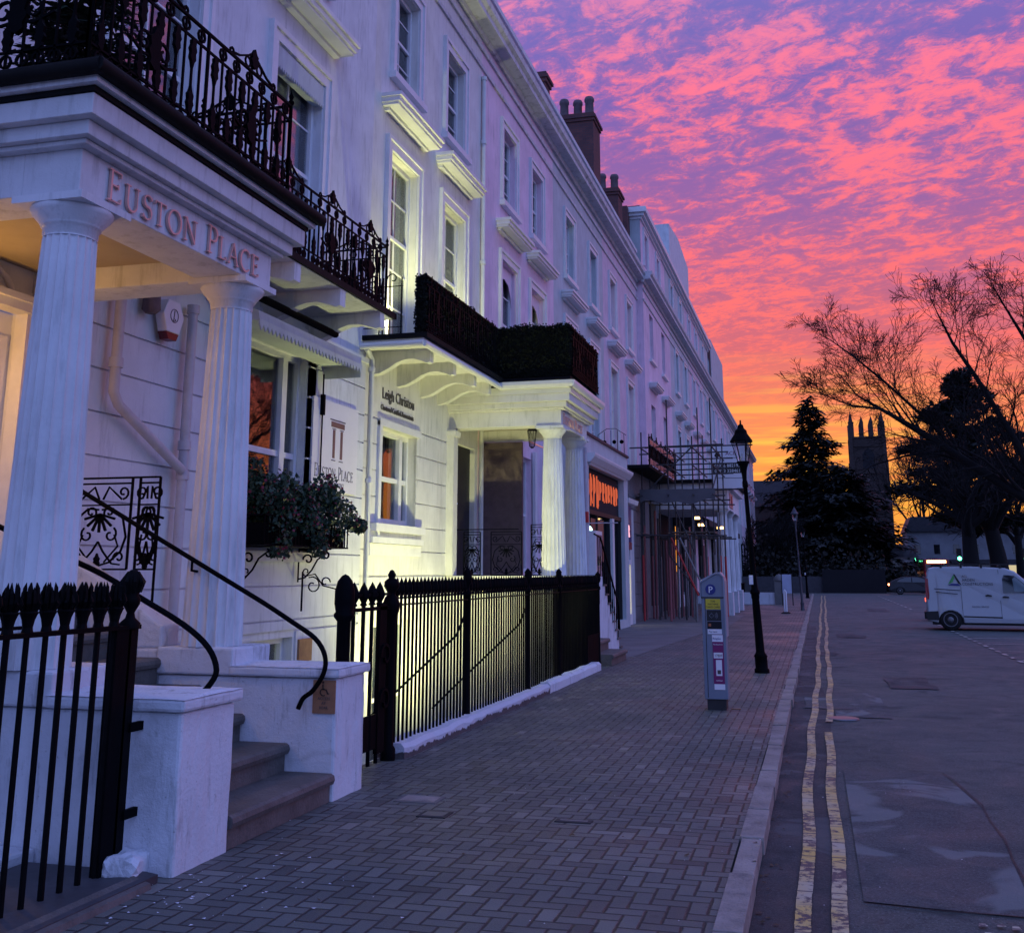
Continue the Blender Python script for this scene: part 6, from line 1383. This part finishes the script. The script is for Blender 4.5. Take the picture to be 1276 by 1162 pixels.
M['far_wall']=paint('distant_dull_render',(.30,.31,.34),.8,.8,.2,.4,(.15,.15,.16))
def terrace(name,label,x0,x1,y,h,nw,lit=(),mat='far_wall',rh=1.6,floors=2,shop=True):
    t=thing(name,label,'building',((x0+x1)/2,y,0)); m=MB(); m.box(x0,x1,y,y+7,-.1,h); m.build('wall',M[mat],t); m=MB(); m.prism([(x0-.2,h),(x1+.2,h),(x1-.5,h+rh),(x0+.5,h+rh)],y-.3,y+7.2,'y'); m.build('roof',M['slate'],t)
    for i in range(nw):
        x=x0+(x1-x0)*(i+.5)/nw
        for f_ in range(1,floors): m=MB(); m.box(x-.3,x+.3,y-.03,y-.01,f_*2.6+1.0,f_*2.6+2.0); m.build('window',M['carglass'],t)
    if shop:
        m=MB(); m.box(x0+.2,x1-.2,y-.05,y-.01,.3,2.5); m.build('shop_window',M['carglass'],t); m=MB(); m.box(x0,x1,y-.2,y-.0,2.6,3.0); m.build('fascia',M['slate'],t)
        for a,b in lit: m=MB(); m.box(a,b,y-.08,y-.055,1.3,2.4); m.build('lit_window',M['warmwin'],t)
    return t
terrace('distant_shops','white distant building with dark shopfronts behind the tree trunks',9.6,21.5,128,6.0,6,((11.0,11.6),(18.6,21.0)))
terrace('distant_shops','distant pale building with glowing shop windows at the right edge',22.0,34,126,6.6,5,((23,26),))
terrace('distant_house','dark slate-roofed house left of the big conifer beyond the street end',-14,1.0,140,9.6,4,(),'stone_dark',3.2,3,False)
terrace('distant_house','pale low houses glimpsed under the branches of the big conifer',-.5,4.4,132,3.2,4,(),'stucco_low',1.0,2,False)
bs=thing('bus','bus seen end on with bright orange lights and a yellow lit display between the trunks','bus',(11.0,112,0)); m=MB(); m.box(9.7,12.0,112,120,.35,2.9); m.build('body',M['car_red'],bs,bevel=.12); m=MB(); m.box(9.9,11.8,111.97,111.99,1.4,2.4); m.build('rear_window',M['carglass'],bs); m=MB(); m.box(10.0,11.7,111.93,111.965,2.52,2.78); m.build('display',M['warm'],bs)
for x in(9.95,11.75): m=MB(); m.box(x-.14,x+.14,111.93,111.965,.9,1.5); m.build('tail_light',M['tail_bright'],bs); 
for x in(10.2,11.5): m=MB(); m.lathe([(.42,0),(.42,.3)],(0,0,0),14); m.T=None; me=m.mesh('wheel',M['tyre']); inst('wheel',me,bs,(x-11,.6,.42),(0,math.pi/2,0))
# ================================================================ trees
def branch(m,p,d,L,rad,lv,r,spread=.75,upt=.12,curve=.18,tw=None,kids=None,minr=.004):
    n=4 if lv>0 else 3; pts=[p.copy()]; dd=d.copy(); rs=[rad]
    for i in range(n):
        dd=(dd+Vector((r.gauss(0,curve),r.gauss(0,curve),r.gauss(0,curve)+upt*.5))).normalized(); pts.append(pts[-1]+dd*L/n); rs.append(max(minr,rad*(1-.80*(i+1)/n) if lv==0 else rad*(1-.72*(i+1)/n)))
    m.tube(pts,rs,5 if rad>.03 else 3,False)
    if lv<=0: return
    k=kids if kids else r.randint(4,5)
    for i in range(k):
        u=.22+.78*(i+r.random()*.6)/k; f_=min(u,.999)*n; a=int(f_); q=pts[a].lerp(pts[a+1],f_-a); ax=(pts[a+1]-pts[a]).normalized(); o=ax.orthogonal().normalized(); o=Matrix.Rotation(r.uniform(0,6.283),3,ax)@o
        nd=(ax*r.uniform(.75,1.1)+o*spread*r.uniform(.6,1.1)+Vector((0,0,upt))).normalized(); branch(m,q,nd,L*r.uniform(.5,.85)*(1.15-u*.5),rs[a]*r.uniform(.38,.55)+minr*.15,lv-1,r,spread,upt,curve,minr=minr)
def bare_tree(label,loc,h,seed,lv=4,trunk=.35,group='bare winter trees',kids=6,upt=.12,lean=(0,0),minr=.01,fork=.35):
    t=thing('bare_tree',label,'tree',loc,group=group); r=random.Random(seed); m=MB(); H1=h*fork; pts=[(0,0,-.2),(lean[0]*.3,lean[1]*.3,H1*.5),(lean[0],lean[1],H1)]; m.tube(pts,[trunk,trunk*.8,trunk*.65],8); inst('trunk',m.mesh('trunk',M['bark']),t)
    m=MB(); 
    for i in range(kids):
        a=i*6.283/kids+r.uniform(-.4,.4); d=Vector((math.cos(a)*.75,math.sin(a)*.75,r.uniform(.55,1.3))).normalized(); branch(m,Vector((lean[0],lean[1],H1*r.uniform(.75,1.0))),d,(h-H1)*r.uniform(.5,.72),trunk*.45,lv-1,r,upt=upt,minr=minr)
    inst('crown',m.mesh('crown',M['twig']),t); return t
bare_tree('forked bare tree with dark double trunk standing behind the silver van',(12.2,98,0),17,3,4,.8,kids=7,minr=.022,upt=.1)
bare_tree('thick bare trunk standing directly above the van cab',(14.6,99,0),17,8,4,.85,kids=7,minr=.022,lean=(-.6,0))
bare_tree('bare tree glowing orange behind, between the tower and the right-hand conifer',(12.6,140,0),19,12,4,.4,kids=8,minr=.03)
bare_tree('bare street tree near the boundary wall left of the big conifer',(-4.6,112,0),8.5,5,4,.25,kids=7,minr=.022)
bare_tree('second smaller bare tree among the scrub left of the big conifer',(-3.2,106,0),7,15,4,.22,kids=7,minr=.022)
bare_tree('bare tree at the far right edge beyond the van',(19.5,120,0),15,19,4,.5,kids=8,minr=.026)
# overhanging near tree: trunk beyond the right edge, limbs reaching left
nt_=thing('bare_tree','large bare tree leaning in from the right edge, its long limbs spreading over the road','tree',(8.6,29.4,0),group='bare winter trees'); r=random.Random(29); m=MB(); m.tube([(0,0,-.2),(-.3,.1,1.0),(-1.2,.2,2.2)],[.42,.34,.28],9); inst('trunk',m.mesh('trunk',M['bark']),nt_)
m=MB(); B0=Vector((8.6,29.4,0))
def limb(pts,rads,lv,kids,L,seed,spread=.7,curve=.13):
    r=random.Random(seed); P=[Vector(p)-B0 for p in pts]; m.tube(P,rads,7,False); tot=len(P)-1
    for i in range(kids):
        u=.12+.88*(i+.5*r.random())/kids; f_=min(.999,u)*tot; a=int(f_); q=P[a].lerp(P[a+1],f_-a); ax=(P[a+1]-P[a]).normalized(); o=Vector((0,0,1))-ax*ax.z; o.normalize(); o=Matrix.Rotation(r.gauss(0,1.0)+(math.pi if r.random()<.14 and u>.35 else 0),3,ax)@o
        d=(ax*1.05+o*spread*r.uniform(.6,1.2)).normalized(); rr_=rads[a]+(rads[a+1]-rads[a])*(f_-a); branch(m,q,d,L*r.uniform(.6,1.15)*(1.15-.5*u),max(.010,rr_*.38),lv,r,.85,.03,curve*1.2,minr=.0052)
    d=(P[-1]-P[-2]).normalized(); branch(m,P[-1],d,L*.5,rads[-1],lv,r,.8,.03,curve,minr=.0052)
limb([(7.4,29.6,2.2),(5.11,29.9,3.55),(4.0,30,4.35),(2.84,30,5.24),(2.1,30,5.75),(1.45,30.1,6.2)],[.25,.15,.12,.09,.055,.03],3,16,2.3,2)
limb([(3.9,30,4.4),(3.0,30.2,5.6),(2.0,30.3,6.7),(1.2,30.4,7.5),(.6,30.4,8.0)],[.06,.045,.035,.022,.012],3,11,1.6,3)
limb([(5.6,29.8,3.3),(5.0,29.6,4.9),(4.2,29.6,6.6),(3.7,29.5,7.5),(3.4,29.5,8.3)],[.12,.085,.06,.04,.02],3,12,1.7,4)
limb([(7.2,29.6,2.4),(6.6,29.4,4.6),(6.0,29.3,6.0),(5.4,29.2,7.4),(4.9,29.2,8.5)],[.16,.11,.08,.05,.02],3,12,1.8,6)
limb([(2.84,30,5.24),(1.8,29.8,5.9),(1.1,29.7,6.0),(.6,29.6,6.2),(.2,29.6,6.4)],[.05,.036,.026,.018,.010],3,8,1.2,7)
limb([(3.4,30,4.8),(2.4,30.3,4.7),(1.6,30.5,4.5)],[.04,.03,.015],2,4,1.0,9)
inst('crown',m.mesh('crown',M['twig']),nt_)
# conifers
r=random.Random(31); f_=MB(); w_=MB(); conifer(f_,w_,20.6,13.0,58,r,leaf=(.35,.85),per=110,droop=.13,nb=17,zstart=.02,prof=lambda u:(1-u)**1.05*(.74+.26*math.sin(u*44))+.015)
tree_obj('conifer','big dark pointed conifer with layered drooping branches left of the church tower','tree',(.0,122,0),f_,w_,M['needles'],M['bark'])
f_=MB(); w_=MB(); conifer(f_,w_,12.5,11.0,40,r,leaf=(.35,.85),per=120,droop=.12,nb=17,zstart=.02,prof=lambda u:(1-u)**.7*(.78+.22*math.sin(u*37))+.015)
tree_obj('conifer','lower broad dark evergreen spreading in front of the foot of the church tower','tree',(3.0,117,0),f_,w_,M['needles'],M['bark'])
def pads(m,mw,h,r,tiers):
    mw.tube([(0,0,-.2),(.2,0,h*.4),(0,0,h)],[.55,.4,.06],8)
    for (z,cx,cy,rx,ry,n) in tiers:
        mw.tube([(0,0,z-1.2),(cx*.6,cy*.6,z-.5),(cx,cy,z)],[.16,.1,.05],5,False)
        for i in range(n):
            a=r.uniform(0,6.283); q=math.sqrt(r.random()); x=cx+rx*q*math.cos(a); y=cy+ry*q*math.sin(a); zz=z+r.gauss(0,.22)+(1-q)*.5; s=r.uniform(.3,.75); dd=Vector((r.gauss(0,1),r.gauss(0,1),r.gauss(0,.4))).normalized(); e=dd.cross(Vector((r.gauss(0,.5),r.gauss(0,.5),1))).normalized()
            m.add([Vector((x,y,zz))+v for v in(-e*s*.25,dd*s*.8-e*s*.12,dd*s*1.2,dd*s*.7+e*s*.2,e*s*.25)],[(0,1,2,3,4)],False)
r=random.Random(41); f_=MB(); w_=MB(); tiers=[]
for i in range(64):
    u=i/63; z=6.3+u*14.0; W=(5.0*math.sin(math.pi*min(1,(u*.85+.16)))**.7)*(1 if u<.72 else .75) if u<.93 else 1.3
    a=r.uniform(0,6.283); q=r.uniform(.2,.95); tiers.append((z,W*q*math.cos(a),W*q*math.sin(a)*.8,r.uniform(1.0,2.0)*(.5 if u>.9 else 1),r.uniform(.9,1.8),int(230)))
for (z,cx) in((9.2,-4.8),(9.3,-5.6),(13.2,-4.4),(14.0,5.0),(11.0,5.2),(6.2,3.5),(5.6,1.5),(6.5,5.4)): tiers.append((z,cx,0,1.7,1.2,360))
pads(f_,w_,20.3,r,tiers); tree_obj('cedar','broad flat-topped dark cedar with layered pads of foliage at the right, behind the bare limbs','tree',(14.0,112,0),f_,w_,M['needles'],M['bark'])
# undergrowth
m=MB(); r=random.Random(51)
def blob(cx,cy,w,h,n,s=(.15,.4)):
    leafcloud(m,n,lambda r:(cx+r.gauss(0,w*.45),cy+r.uniform(-1.5,1.5),abs(r.gauss(0,h*.5))),s[0],s[1],r,1.3)
for i in range(14): blob(-6.5+i*.9,r.uniform(103.5,108),1.1,r.uniform(2.2,3.6),420)
for i in range(8): blob(5.6+i*.5,111,.7,1.5,260)
o=m.build('undergrowth',M['bush']); tag(o,'dark tangled scrub along the boundary wall at the end of the street','scrub',kind='stuff')
m=MB(); r=random.Random(52)
for i in range(16): blob(12+i*1.2,124,1.2,1.3,120)
o=m.build('verge_planting',M['bush']); tag(o,'low dark planting before the distant shops on the right','planting',kind='stuff')
